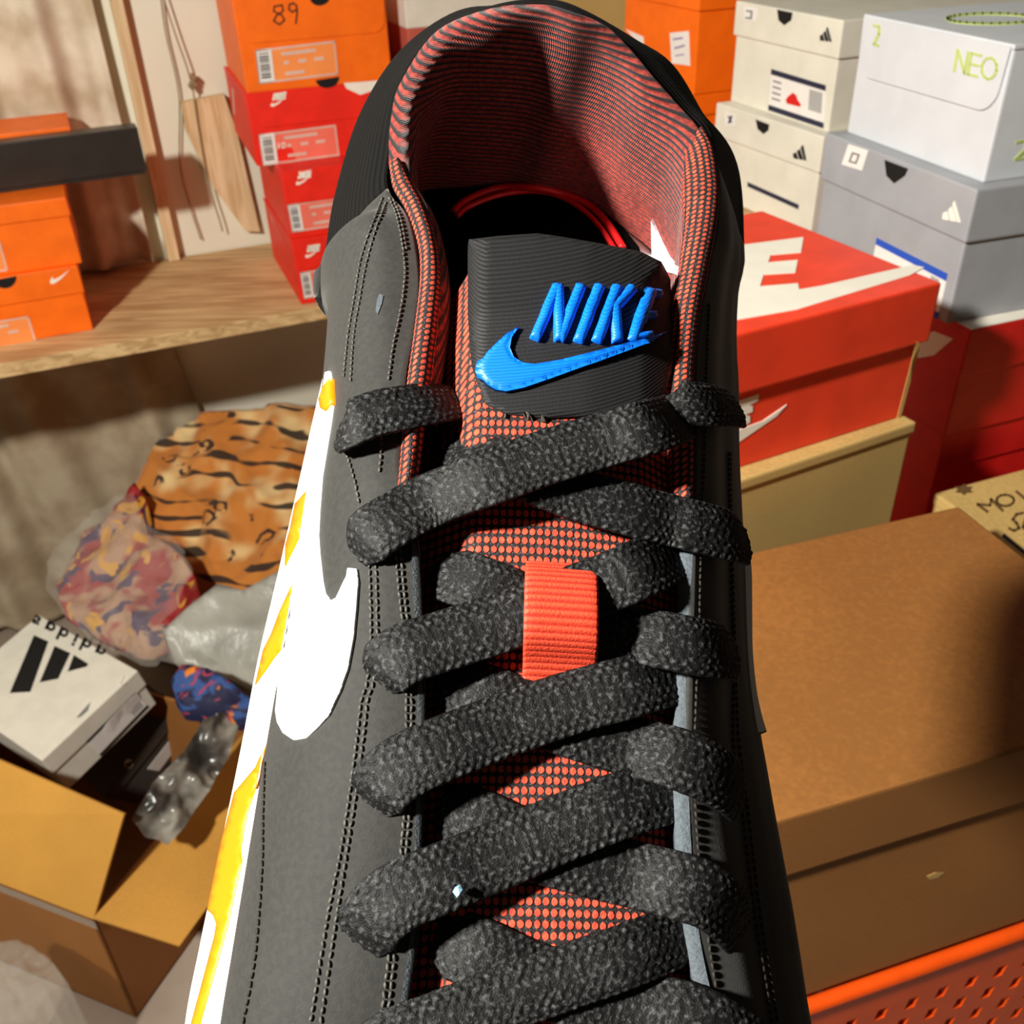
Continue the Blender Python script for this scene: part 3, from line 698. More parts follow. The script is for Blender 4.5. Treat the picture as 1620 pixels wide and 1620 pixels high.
decal('label_bars', [sub(q, 0, -.06, 1, .06), sub(q, 0, .9, 1, 1.04)], bv, 'print_black', lab, .0009, 14)
decal('barcode', [sub(q, .76+.04*k, .2, .78+.04*k, .8) for k in range(5)], bv, 'print_grey', lab, .0009, 14)
decal('thumb_notch', [[Zf(425, 830), Zf(505, 742), Zf(490, 790), Zf(450, 825)]], bv, 'print_grey', li, .0006, 14)
decal('tear', stroke([Zf(235, 1075), Zf(245, 1110), Zf(295, 1180)], 4), bv, 'cut_edge', bo, .0006, 14)
s = .96
t, bo, li, bv = tilted_box('shoe_box', 'dark grey shoe box with a white label beside the white one in the open carton', (-.778*s, 1.347*s, -1.58*s), (9.1, -31.7, 43.4), (.197*s, .10*s, .106*s), .03, 'charcoal_card')
decal('size_label', [[Zf(820, 1115), Zf(1030, 845), Zf(1095, 850), Zf(885, 1125)]], bv, 'paper', bo, .0006, 14)
decal('dot_sticker', [[Zf(718+24*math.cos(a), 1085+26*math.sin(a)) for a in np.linspace(0, 2*math.pi, 10, endpoint=False)]], bv, 'paper', bo, .0006, 14)
heap('crumpled_film', [(205, 1300), (240, 1240), (290, 1190), (320, 1140), (350, 1130), (372, 1155), (360, 1200), (330, 1250), (290, 1310), (262, 1340), (225, 1325)],
     [(340, 1140, 1.16), (220, 1310, .98), (330, 1250, 1.06)], 5, folds(.016, 16, 8), 'grey_film', skirt=False, floor=.1, label='crumpled clear and grey packing film at the edge of the open carton', cat='film')
heap('packing_film', [(-10, 1505), (30, 1490), (80, 1520), (110, 1560), (70, 1590), (40, 1640), (-10, 1640)],
     [(0, 1500, .86), (100, 1560, .80), (20, 1630, .74)], 5, folds(.012, 18, 12), 'clear_film', floor=.004, label='crumpled clear wrapping film on the floor before the open carton', cat='film')
# ------------------------------------------------------------------ the shoe
SB, SR, SD = math.radians(32), math.radians(8), .185
_S = np.array([0, math.cos(SB), -math.sin(SB)]); _U0 = np.array([0, -math.sin(SB), -math.cos(SB)]); _X0 = np.array([1., 0, 0])
_U = math.cos(SR)*_U0+math.sin(SR)*_X0; _X = math.cos(SR)*_X0-math.sin(SR)*_U0
c2w = lambda q: CX*q[0]+CY*q[1]+CZ*q[2]
SX, SS, SU = c2w(_X), c2w(_S), c2w(_U)
SO = CAM+ray(870, 670)*SD-SU*.075
def S(x, s, u): return SO+SX*(x/1000)+SS*(s/1000)+SU*(u/1000)      # shoe millimetres -> world
def P(px, py, u):                                                    # pixel at height u (mm) above the sole -> shoe millimetres
    d = ray(px, py); p0 = SO+SU*(u/1000); t = ((p0-CAM)@SU)/(d@SU); e = CAM+d*t-SO
    return np.array([(e@SX)*1000, (e@SS)*1000, u])
def SW(A): A = np.asarray(A); return SO+A[..., 0:1]/1000*SX+A[..., 1:2]/1000*SS+A[..., 2:3]/1000*SU

# materials
n = NB('nubuck'); n.color(n.mix(n.ramp(n.noise(900, 3), .3, .7), lin((23, 23, 21)), lin((35, 35, 32)))); n.set(Roughness=.75); n.b.inputs['Sheen Weight'].default_value = .25; n.bump(n.noise(2500, 2), .25, .0002)
plain('edge_grey', (84, 92, 100), .8, .12, 1500, .5, 2500); plain('thread_grey', (88, 86, 80), .6, .3, 1800); plain('thread_dark', (44, 38, 32), .7, .2, 1500)
plain('reflective_white', (250, 250, 250), .35, .0); plain('sole_white', (248, 248, 246), .45, .0); plain('sole_yellow', (255, 138, 0), .45, .0)
plain('outsole_black', (26, 26, 26), .6, .05); plain('insole_black', (4, 4, 4), .95, .02, 30, 0, 200, .05); plain('foam_red', (225, 30, 34), .3, .05)
plain('label_white', (235, 240, 250), .5, .01); plain('speck_blue', (150, 200, 235), .6, .02); plain('speck_cream', (245, 215, 160), .6, .02)
n = NB('heel_knit')
st = n.math('SINE', n.math('MULTIPLY', n.attr('rib'), 2*math.pi/1.9))
n.color(n.mix(n.ramp(st, -.6, .6), lin((3, 3, 3)), lin((9, 8, 9)))); n.set(Roughness=.9); n.b.inputs['Specular IOR Level'].default_value = .2
n.bump(n.math('ADD', st, n.math('MULTIPLY', n.noise(1800, 2), .9)), .7, .0004)
CORAL = (182, 64, 50); CORALD = (124, 31, 25)
n = NB('lining_knit')
wob = n.math('MULTIPLY', n.math('SUBTRACT', n.noise(120, 2), .5), .5)
ph = n.math('ADD', n.math('MULTIPLY', n.attr('rib'), 2*math.pi/1.45), wob)
st = n.math('SINE', ph); kn = n.math('SINE', n.math('MULTIPLY', n.attr('run'), 2*math.pi/.55))
fade = n.attr('fade')
col = n.mix(n.ramp(n.noise(700, 2), .3, .7), lin(CORALD), lin(CORAL))
thr = n.math('ADD', n.math('ADD', st, n.math('MULTIPLY', kn, .18)), n.math('MULTIPLY', fade, 1.1))
n.color(n.mix(n.ramp(thr, -.55, .15), lin((26, 20, 26)), col)); n.set(Roughness=.85); n.b.inputs['Sheen Weight'].default_value = .15
n.bump(n.math('ADD', n.math('ADD', st, n.math('MULTIPLY', kn, .5)), n.math('MULTIPLY', n.noise(2500, 1), .4)), .7, .0004)
def dotted(name, pu, pv, stag, size, a=(236, 92, 62), b=(26, 22, 24)):
    """rows of coral loops on dark yarn: attrs 'run' along, 'rib' across (mm)"""
    n = NB(name)
    r = n.math('DIVIDE', n.attr('rib'), pv); row = n.math('FLOOR', r); fv = n.math('SUBTRACT', n.math('FRACT', r), .5)
    u = n.math('ADD', n.math('DIVIDE', n.attr('run'), pu), n.math('MULTIPLY', row, stag)); fu = n.math('SUBTRACT', n.math('FRACT', u), .5)
    d = n.math('SQRT', n.math('ADD', n.math('POWER', n.math('MULTIPLY', fu, 1.0), 2.0), n.math('POWER', n.math('MULTIPLY', fv, 1.05), 2.0)))
    d = n.math('ADD', d, n.math('MULTIPLY', n.math('SUBTRACT', n.noise(900, 2), .5), .16))
    m = n.ramp(d, size, size-.12)
    n.color(n.mix(m, n.mix(n.ramp(n.noise(2500, 1), .55, .72), lin(b), lin((84, 80, 84))), n.mix(n.ramp(n.noise(700, 2), .3, .7), lin((200, 66, 46)), lin(a))))
    n.set(Roughness=.85); n.bump(n.math('ADD', n.math('MULTIPLY', m, 1.0), n.math('MULTIPLY', n.noise(2600, 2), .5)), .8, .0004); return n.m
dotted('binding_knit', 1.45, 1.7, .5, .42); dotted('tongue_knit', 1.35, 1.65, .0, .46)
n = NB('lace_weave')
f = n.attr('weave')  # light specks painted on grains and noise as sheen highlights, gaps near black
n.color(n.mix(n.ramp(n.math('ADD', n.math('MULTIPLY', f, .5), n.math('MULTIPLY', n.math('SUBTRACT', n.noise(1300, 1), .5), 2.6)), .25, 1.05), lin((4, 4, 5)), lin((70, 72, 74)))); n.set(Roughness=.62)
n.bump(n.noise(3500, 2), .5, .0003); n.b.inputs['Specular IOR Level'].default_value = .35
n = NB('label_twill')
tc = n.t.nodes.new('ShaderNodeTexCoord'); mp = n.n('ShaderNodeMapping'); n.l(tc.outputs['Object'], mp.inputs[0])
mp.inputs['Rotation'].default_value = (0, 0, .12)
wv = n.n('ShaderNodeTexWave'); wv.inputs['Scale'].default_value = 640; wv.inputs['Distortion'].default_value = .6; wv.inputs['Detail'].default_value = 2; wv.bands_direction = 'Z'; n.l(mp.outputs[0], wv.inputs['Vector'])
n.color(n.mix(n.ramp(wv.outputs['Fac'], .2, .9), lin((6, 6, 8)), lin((26, 26, 30)))); n.set(Roughness=.7); n.bump(n.math('ADD', wv.outputs['Fac'], n.math('MULTIPLY', n.noise(3000, 2), .8)), .35, .0003)
n = NB('blue_thread')
wv = n.n('ShaderNodeTexWave'); wv.inputs['Scale'].default_value = 800; wv.inputs['Distortion'].default_value = 1.5; wv.bands_direction = 'Z'; n.l(n.coord(), wv.inputs['Vector'])
n.color(n.mix(wv.outputs['Fac'], lin((0, 104, 236)), lin((4, 128, 255)))); n.set(Roughness=.45); n.bump(wv.outputs['Fac'], .12, .0002)
n = NB('webbing_red'); n.color(n.mix(n.math('ADD', n.math('MULTIPLY', n.attr('rib'), .8), n.math('MULTIPLY', n.noise(1500, 2), .3)), lin((150, 10, 8)), lin((250, 84, 52)))); n.set(Roughness=.6); n.bump(n.noise(2500, 2), .5, .0003)  # grooves between the ribs coloured darker, shade painted into the red

shoe = thing('sneaker', 'dark grey low top sneaker with black laces, coral knit lining and blue tongue logo', 'sneaker', S(0, 0, 0))

# --- outer shell: profiles from the top edge down to the sole, round the heel
tabL = np.array([[1760, 47], [1615, 52], [1467, 56], [1260, 62], [1100, 66], [900, 70], [700, 73], [440, 74], [290, 72], [100, 72]])[::-1]
u_eye = lambda y: np.interp(y, tabL[:, 0], tabL[:, 1])
JL = np.array([[120, -50], [97, -50.4], [54, -48.8], [24, -47.4], [-7, -46.6], [-40, -44.8], [-65, -44], [-90, -42]])[::-1]
jl = lambda s: np.interp(s, JL[:, 0], JL[:, 1])
JR = np.array([[120, 49], [60, 48], [0, 45.5], [-60, 46], [-90, 45]])[::-1]
jr = lambda s: np.interp(s, JR[:, 0], JR[:, 1])
def quarter(T, J, k=.0):
    """convex profile top edge -> joint"""
    out = []
    for a in np.linspace(0, math.pi/2, 7):
        out.append([T[0]+(J[0]-T[0])*math.sin(a)**.95, T[1]+(J[1]-T[1])*math.sin(a), J[2]+(T[2]-J[2])*math.cos(a)**.9 if a < math.pi/2-1e-6 else J[2]])
    return out
NP = 48
prof = []; tags = []
def addp(ctrl, tag): prof.append(catmull(ctrl, NP)); tags.append(tag)
# left, toe to heel
for (px, py) in ((628, 1760), (642, 1615), (661, 1467), (669, 1260), (672, 1100), (664, 900), (652, 800), (634, 740), (638, 660), (643, 590)):
    T = P(px, py, u_eye(py)); addp(quarter(T, np.array([jl(T[1]), T[1], 28.])), 'L')
for (px, py, bx_, by_, bu) in ((657, 520, 521, 520, 42), (664, 440, 510, 480, 44), (650, 350, 508, 462, 46)):
    T = P(px, py, 73.5); Bq = P(bx_, by_, bu); Bq[0] -= 0
    mid = (T+Bq)/2+np.array([-4, 0, 9.]); addp([T, (T+mid)/2+np.array([-1, 0, 2.5]), mid, (mid+Bq)/2+np.array([-2, 0, 2.]), Bq, [jl(Bq[1])+1, Bq[1], 28.]], 'L')
iL = len(prof)
addp([P(612, 298, 72.5), P(580, 328, 68), P(548, 368, 61), P(522, 420, 53), P(508, 462, 45), [-45, -60, 28]], 'LH')
# heel
for T, b1, b2, J in ((P(615, 241, 72), P(580, 262, 66), P(532, 300, 51), [-44, -84, 28]), (P(634, 130, 76), P(610, 148, 70), P(570, 178, 56), [-38, -104, 28]),
                     (P(690, 50, 82), P(678, 55, 76), P(640, 78, 62), [-26, -118, 28]), (P(773, 15, 87), P(770, 11, 83), P(745, 24, 66), [-12, -125.5, 28]),
                     (P(856, 9, 88), P(852, 5, 84), [-1, -130, 62], [0, -127.5, 28]), (P(909, 22, 88), P(922, 19, 84), [13, -130, 64], [13, -126, 28]),
                     (P(998, 79, 82), P(1020, 72, 77), P(1052, 104, 63), [29, -118, 28]), (P(1077, 170, 76), P(1095, 163, 72), P(1122, 205, 59), [40, -104, 28]),
                     (P(1108, 206, 75), P(1130, 208, 71), P(1168, 270, 53), [46, -88, 28])):
    T, b1, b2, J = (np.array(q, float) for q in (T, b1, b2, J))
    addp([T, b1, b2, (b2+J)/2+np.array([math.copysign(1.5, J[0]), -1, 2]), J], 'H')
iR = len(prof)
addp([P(1136, 262, 75), P(1150, 300, 69), P(1168, 360, 58), P(1172, 415, 49), [48, -70, 28]], 'RH')
for (px, py, bx_, by_, bu) in ((1134, 354, 1168, 440, 50), (1124, 410, 1160, 490, 48), (1108, 496, 1160, 560, 47), (1100, 575, 1164, 620, 46), (1100, 700, 1166, 730, 46), (1097, 880, 1176, 900, 45), (1092, 1060, 1186, 1060, 43), (1089, 1250, 1216, 1235, 41), (1103, 1460, 1254, 1440, 38), (1134, 1620, 1281, 1610, 35), (1150, 1760, 1310, 1760, 33)):
    T = P(px, py, u_eye(py)); Bq = P(bx_, by_, bu); mid = T*.5+Bq*.5+np.array([1.0, 0, 1.4])
    addp([T, (T+mid)/2+np.array([.6, 0, .8]), mid, (mid+Bq)/2+np.array([.8, 0, .7]), Bq, [jr(Bq[1]), Bq[1], 28.]], 'R')
prof = np.array(prof)
K = 10
full = catmull_idx(prof, K)                         # ((k-1)*K+1, NP, 3)
def part_grid(name, A, mat, attrs=None, thick=None, off=-1, flip=False):
    nn, mm = A.shape[:2]; Fs = grid_faces(nn, mm)
    if flip: Fs = [f[::-1] for f in Fs]
    V = SW(A.reshape(-1, 3))
    o = obj(name, V, Fs, mat, shoe, True, attrs=attrs)
    if thick: s_ = o.modifiers.new('thickness', 'SOLIDIFY'); s_.thickness = thick/1000; s_.offset = off
    return o, V, Fs
def arc_attrs(A):
    run = np.r_[np.zeros((1, A.shape[1])), np.cumsum(np.linalg.norm(np.diff(A, axis=0), axis=2), axis=0)]
    rib = np.c_[np.zeros((A.shape[0], 1)), np.cumsum(np.linalg.norm(np.diff(A, axis=1), axis=2), axis=1)]
    return run, rib
left = full[:iL*K+1]; heel = full[iL*K:iR*K+1]; right = full[iR*K:]
oL, vL, fL = part_grid('quarter_panel', left, 'nubuck', None, 1.4, -1, True); oR, vR, fR = part_grid('quarter_panel', right, 'nubuck', None, 1.4, -1, True)
run, rib = arc_attrs(heel)
oH, vH, fH = part_grid('heel_panel', heel, 'heel_knit', {'rib': rib, 'run': run}, 1.2, -1, True)
bL = bvh_of(vL, fL); bR = bvh_of(vR, fR)

# --- lining: from the rim over and down inside
lin_st = []
def addl(T, inn, uo, drop=1.0):
    """T rim point, inn = inward unit (x,s), profile in mm"""
    T = np.array(T, float); i = np.array([inn[0], inn[1], 0.]); i /= np.linalg.norm(i)
    hb = float(np.clip((abs(T[0]-3)-12)/18, 0, 1))
    lin_st.append(catmull([T, T+i*2.2+[0, 0, 1.5], T+i*(4.2+hb)+[0, 0, .2], T+i*(4.4+2.4*hb)+[0, 0, -5], T+i*(3.4+2.6*hb)+[0, 0, -13], T+i*(1.2+1.6*hb)+[0, 0, -26], [T[0]-i[0]*.8, T[1]-i[1]*1, 42], [T[0]-i[0]*3, T[1]-i[1]*5, 30]], 44))
cen = np.array([3, -72.])
for (px, py, u) in ((638, 660, 72), (645, 590, 72), (662, 500, 72.5), (664, 420, 73), (648, 340, 73), (620, 285, 72.3), (615, 241, 72), (619, 185, 73.5), (634, 130, 76), (690, 50, 82), (773, 15, 87), (856, 9, 88), (909, 22, 88), (959, 43, 85.5), (998, 79, 82), (1038, 126, 79), (1077, 170, 76), (1108, 206, 75), (1136, 262, 75), (1138, 300, 74.5), (1130, 380, 74), (1112, 480, 73.5), (1102, 575, 73), (1100, 700, 72)):
    T = P(px, py, u); d_ = cen-T[:2]
    if T[1] > -72: d_ = np.array([math.copysign(1, -T[0]), 0.])
    addl(T, d_, u)
lf = catmull_idx(np.array(lin_st), 10)
run, _ = arc_attrs(lf)
rib = lf[..., 2]-.22*(lf[..., 1]+112)+.10*lf[..., 0]
_, arc = arc_attrs(lf)
fade = np.clip((arc-22)/18, 0, 1)*np.clip((lf[..., 0]-4)/15, 0, 1)
oLi, vLi, fLi = part_grid('collar_lining', lf, 'lining_knit', {'rib': rib, 'run': run, 'fade': fade}, None, 1, True)
bLi = bvh_of(vLi, fLi)
# --- knit binding rolled over the eyestay edge
def binding(outer, inner, name, rise=2.2):
    A = []
    O_ = catmull([P(*q) for q in outer], 90); I_ = catmull([P(*q) for q in inner], 90)
    for a, b in zip(O_, I_):
        row = []
        for t in np.linspace(0, 1, 18):
            th = math.pi*t; row.append(a*(1-t)+b*t+np.array([0, 0, rise*math.sin(th)**.8]) if 0 < t < 1 else (a if t == 0 else b)+np.array([0, 0, -.6]))
        row += [b+np.array([math.copysign(.3, b[0]), 0, -2.5]), b+np.array([math.copysign(1.5, b[0]), 0, -6])]
        A.append(row)
    A = np.array(A); run, rib = arc_attrs(A)
    return part_grid(name, A, 'binding_knit', {'rib': rib, 'run': run})
binding([(616, 262, 73), (622, 295, 73), (642, 330, 73.5), (661, 385, 74), (664, 440, 74), (655, 520, 74), (645, 590, 73.5), (637, 660, 73), (631, 745, 72.5), (626, 800, 71)],
        [(638, 262, 72), (655, 292, 72), (680, 345, 73), (694, 400, 74), (698, 450, 74), (692, 520, 74), (684, 590, 73.5), (674, 660, 73), (664, 740, 72.5), (650, 800, 71)], 'collar_binding')
binding([(1112, 206, 75.5), (1130, 236, 75.8), (1139, 297, 75.5), (1135, 354, 75), (1125, 410, 74.5), (1109, 496, 74), (1101, 575, 73.5), (1099, 650, 73), (1100, 725, 72), (1098, 800, 71)],
        [(1092, 224, 74), (1084, 250, 74.5), (1081, 300, 75), (1083, 345, 74.5), (1077, 410, 74.5), (1064, 496, 74), (1057, 575, 73.5), (1056, 650, 73), (1060, 725, 72), (1064, 800, 71)], 'collar_binding')
# cut edges of the eyestays
def edge_strip(outer, inner, name):
    O_ = catmull([P(*q) for q in outer], 80); I_ = catmull([P(*q) for q in inner], 80); A = []
    for a, b in zip(O_, I_):
        sg = math.copysign(1, a[0]-b[0]); A.append([a+[0, 0, .25], a*.5+b*.5+[0, 0, .35], b+[0, 0, .1], b+[sg*.2, 0, -2.2], b+[sg*1.8, 0, -2.6]])
    return part_grid(name, np.array(A), 'edge_grey', None)
edge_strip([(1102, 728, 72), (1098, 800, 71), (1097, 880, 70), (1092, 1060, 66), (1089, 1250, 62), (1103, 1460, 56), (1134, 1620, 52), (1150, 1760, 47)],
           [(1078, 728, 71.5), (1076, 800, 70.5), (1075, 880, 69.5), (1070, 1060, 65.5), (1066, 1250, 61.5), (1081, 1460, 55.5), (1112, 1620, 51.5), (1126, 1760, 46.5)], 'eyestay_edge')
edge_strip([(626, 790, 71), (650, 860, 70.5), (652, 900, 70), (660, 1100, 66), (658, 1260, 62), (650, 1467, 56), (630, 1615, 52), (616, 1760, 47)],
           [(640, 790, 70.5), (663, 860, 70), (665, 900, 69.5), (673, 1100, 65.5), (670, 1260, 61.5), (662, 1467, 55.5), (643, 1615, 51.5), (629, 1760, 46.5)], 'eyestay_edge')

# --- tongue
def uc(s): return np.interp(s, [-45, -36, -20, 0, 25, 50, 75, 100, 125], [80, 82, 82.5, 77.5, 70.5, 63.5, 57, 50.5, 44])
A = []
for s in np.linspace(-35.5, 122, 160):
    row = []
    for x in np.linspace(-30, 33, 46):
        k = abs((x-2)/31); top = 4.5*k**2+11*max(0, k-.5)/.5*(1 if x < 2 else .5)+(min(11, 2.2*max(0, -15.5-x)) if x < 0 else 3.5*max(0, (x-6)/24)**1.3)*float(np.clip((14-s)/12, 0, 1))
        row.append([x, s+(3.2*max(0, x/30)**2+ .8*k**2)*max(0, 1-(s+36)/40), uc(s)-top])
    A.append(row)
A = np.array(A); run = A[..., 0]+40; rib = A[..., 1]+60
oT, vT, fT = part_grid('tongue', A, 'tongue_knit', {'rib': rib, 'run': run}, 2.2, -1, True)
bT = bvh_of(vT, fT)
lab = decal('tongue_label', [[(745, 383), (790, 378), (850, 374), (880, 378), (950, 390), (1010, 402), (1043, 418), (1056, 445), (1058, 520), (1057, 590), (1044, 632), (1000, 650), (940, 660), (860, 663), (800, 656), (768, 640), (752, 590), (745, 500)]], bT, 'label_twill', oT, .0008, 8, label='black twill tongue label', smooth=True)
lv = np.array([lab.matrix_world @ v.co for v in lab.data.vertices]) if False else np.array([np.array(v.co)+ORG[lab.name] for v in lab.data.vertices])
bLab = bvh_of(lv, [list(p.vertices) for p in lab.data.polygons])
z3 = lambda x, y: (800+x/3.5217, 240+y/3.5217)
def satin(pts, w):
    return stroke([z3(*p) for p in pts], w)
for nm, segs in (('N', [[(278, 790), (165, 1045)], [(285, 790), (292, 1050)], [(405, 790), (300, 1050)]]), ('I', [[(503, 790), (402, 1058)]]),
                 ('K', [[(600, 792), (500, 1058)], [(680, 795), (585, 900)], [(590, 900), (603, 1058)]]), ('E', [[(778, 805), (692, 1055)], [(778, 805), (826, 810)], [(745, 925), (795, 928)], [(700, 1048), (775, 1040)]])):
    pl = []
    for k, sg in enumerate(segs): pl += satin(sg, 17 if not (nm == 'E' and k) else 11)
    decal('embroidered_letter', pl, bT, 'blue_thread', lab, .0017, 4, .0007, label='raised blue letter ' + nm, smooth=True)
sw = [(820, 523), (800, 535), (784, 550), (770, 564), (762, 577), (758, 592), (762, 603), (770, 614), (783, 622), (800, 625), (828, 619), (871, 604), (914, 588), (970, 567), (1013, 550), (1047, 530), (1022, 538), (985, 548), (928, 564), (885, 575), (845, 582), (826, 580), (812, 571), (806, 556), (809, 540)]
decal('embroidered_swoosh', [sw], bT, 'blue_thread', lab, .0017, 5, .0007, label='raised blue swoosh', smooth=True)
decal('loose_thread', stroke([(800, 656), (806, 662)], 4)+stroke([(830, 655), (842, 662)], 4)+stroke([(858, 660), (866, 664)], 3), bLab, 'thread_grey', lab, .0008, 6)

# --- insole and its red rim, white size label
IN = [[-30, -50], [-33, -75], [-31, -95], [-22, -112], [-6, -120], [10, -119.5], [24, -112], [32, -97], [35, -75], [33, -50], [32, 0], [34, 60], [28, 110], [0, 130], [-28, 110], [-34, 60], [-32, 0]]
V = [S(x*1.1, s*1.02, 31) for x, s in IN]; obj('insole', V, [list(range(len(V)))[::-1]], 'insole_black', shoe)
bIn = bvh_of(list(vLi)+V, list(fLi)+[[len(vLi)+i for i in range(len(V))]])
def rim_pt(px, py):
    p, nn = cast(bIn, px, py); return p+nn*.0006
tube('insole_rim', [rim_pt(q[0], q[1]) for q in ((716, 338, 33), (740, 318, 33), (790, 300, 33), (845, 294, 33), (890, 303, 33), (930, 326, 33), (960, 356, 33), (985, 395, 33))], .0011, 'foam_red', shoe, 8, 80)
tube('insole_rim', [rim_pt(q[0], q[1]) for q in ((722, 345, 32), (742, 329, 32), (790, 311, 32), (843, 305, 32), (885, 313, 32), (922, 335, 32), (950, 364, 32), (975, 402, 32))], .0008, 'foam_red', shoe, 8, 80)
decal('size_label', [[(1033, 346), (1048, 382), (1060, 406), (1074, 422), (1072, 436), (1052, 424), (1036, 418), (1034, 385)]], bLi, 'label_white', oLi, .0008, 8, label='white size label')

# --- sole
OUT = [(-48.8, -73.5), (-50.7, -53), (-52.8, -26), (-54.6, -2), (-56.3, 19.8), (-57.2, 42), (-58.4, 64), (-59.4, 81), (-59.8, 97), (-57, 118), (-48, 140), (-30, 156), (-8, 161), (16, 157), (36, 142), (48, 120), (52, 97), (51, 60), (48, 20), (46, -20), (46, -60), (44, -90), (34, -115), (16, -128), (0, -130.5), (-18, -128), (-34, -116), (-45, -96)]
TOP = [(jl(-73.5)-1.2, -73.5)]+[(jl(s)-1.0, s) for s in (-53, -26, -2, 19.8, 42, 64, 81, 97)]+[(-49, 118), (-41, 138), (-26, 151), (-6, 156), (14, 152), (32, 138), (44, 118), (49.5, 97), (48.6, 60), (46.5, 20), (46.5, -20), (47, -60), (45.5, -90), (36, -116), (17, -129), (0, -131), (-18, -129), (-35, -117), (-45, -97)]
no = 300
def loop(Pts): Pp = np.array(Pts+Pts[:1], float); return catmull(Pp, no+1)[:-1]
o_, t_ = loop(OUT), loop(TOP)
# pair the loops by angle-free index of control points
def loop_idx(Pts):
    Pp = np.array(Pts[-2:]+Pts+Pts[:2], float); return catmull_idx(Pp, 10)[20:-10][:len(Pts)*10]
o_, t_ = loop_idx(OUT), loop_idx(TOP)
no = len(o_)
rows = []
for k, (f, u) in enumerate(((.0, 0), (.0, 3), (.12, 8), (.45, 17), (.8, 24), (1.0, 28), (1.03, 29.5))):
    rows.append(np.c_[o_*(1-f)+t_*f, np.full(no, u)])
A = np.array(rows); V = SW(A.reshape(-1, 3)); Fs = grid_faces(len(rows), no, True)
Fs.append(list(range(no))[::-1]); Fs.append([(len(rows)-1)*no+i for i in range(no)])
oS = obj('midsole', V, Fs, 'sole_white', shoe, True, label='white midsole'); bS = bvh_of(V, Fs)
V_ = V
Ao = np.array([np.c_[o_*.99, np.full(no, u)] for u in (-4., -.1)]); Vo = SW(Ao.reshape(-1, 3)); obj('outsole', Vo, grid_faces(2, no, True)+[list(range(no))[::-1], list(range(no, 2*no))], 'outsole_black', shoe)
O1 = [(529, 600), (531, 640), (521, 652), (513, 646), (511, 632), (518, 612)]
O2 = [(494, 768), (490, 793), (485, 817), (478, 843), (465, 870), (452, 896), (453, 862), (460, 837), (468, 797)]
O3 = [(465, 921), (459, 971), (449, 1024), (434, 1042), (422, 1060), (405, 1084), (411, 1058), (418, 1028), (430, 1004), (444, 967), (456, 941)]
O4 = [(429, 1160), (415, 1205), (411, 1231), (394, 1282), (386, 1319), (382, 1345), (384, 1364), (372, 1416), (361, 1467), (341, 1538), (318, 1620), (304, 1670), (288, 1670), (304, 1620), (326, 1538), (341, 1481), (344, 1462), (339, 1448), (330, 1440), (350, 1340), (372, 1254), (406, 1214)]
bLS = bvh_of(list(V)+list(vL), list(Fs)+[[i+len(V) for i in f] for f in fL])
for k, O in enumerate((O1, O2, O3, O4)): decal('flame_print', [O], bLS if k == 0 else bS, 'sole_yellow', oS, .0010 if k == 0 else .0003, 8, smooth=True, label='yellow orange flame shape on the midsole')

# --- reflective swooshes
SWL = [(518, 590), (524, 588), (528, 612), (529, 640), (525, 669), (517, 718), (511, 754), (507, 807), (505, 847), (507, 875), (512, 919), (516, 939), (526, 952), (535, 947), (545, 925), (551, 913), (553, 900), (566, 901), (569, 923), (566, 963), (562, 1008), (553, 1058), (541, 1093), (523, 1131), (503, 1152), (485, 1168), (468, 1171), (452, 1160), (443, 1143), (440, 1125), (443, 1096), (446, 1040), (452, 990), (462, 925), (476, 865), (488, 785), (503, 690), (510, 645)]
decal('swoosh', [SWL], bL, 'reflective_white', oL, .0006, 8, label='white reflective swoosh', smooth=True)
Oe = catmull([P(1183, 852, 49), P(1190, 900, 48.5), P(1191, 970, 48), P(1192, 1030, 47.5), P(1198, 1090, 47), P(1206, 1130, 46.5), P(1214, 1157, 46)], 60); Ie = catmull([P(1168, 850, 49), P(1172, 900, 48.5), P(1174, 970, 48), P(1178, 1030, 47.5), P(1184, 1090, 47), P(1192, 1130, 46.5), P(1202, 1160, 46)], 60)
o, _, _ = part_grid('swoosh', np.array([[a-[2.5, 0, 0], a+[0, 0, .5], b-[.3, 0, -.4], b+[0, 0, -.3], b-[2, 0, 5]] for a, b in zip(Ie, Oe)]), 'reflective_white', None); o['label'] = 'raised white swoosh edge'

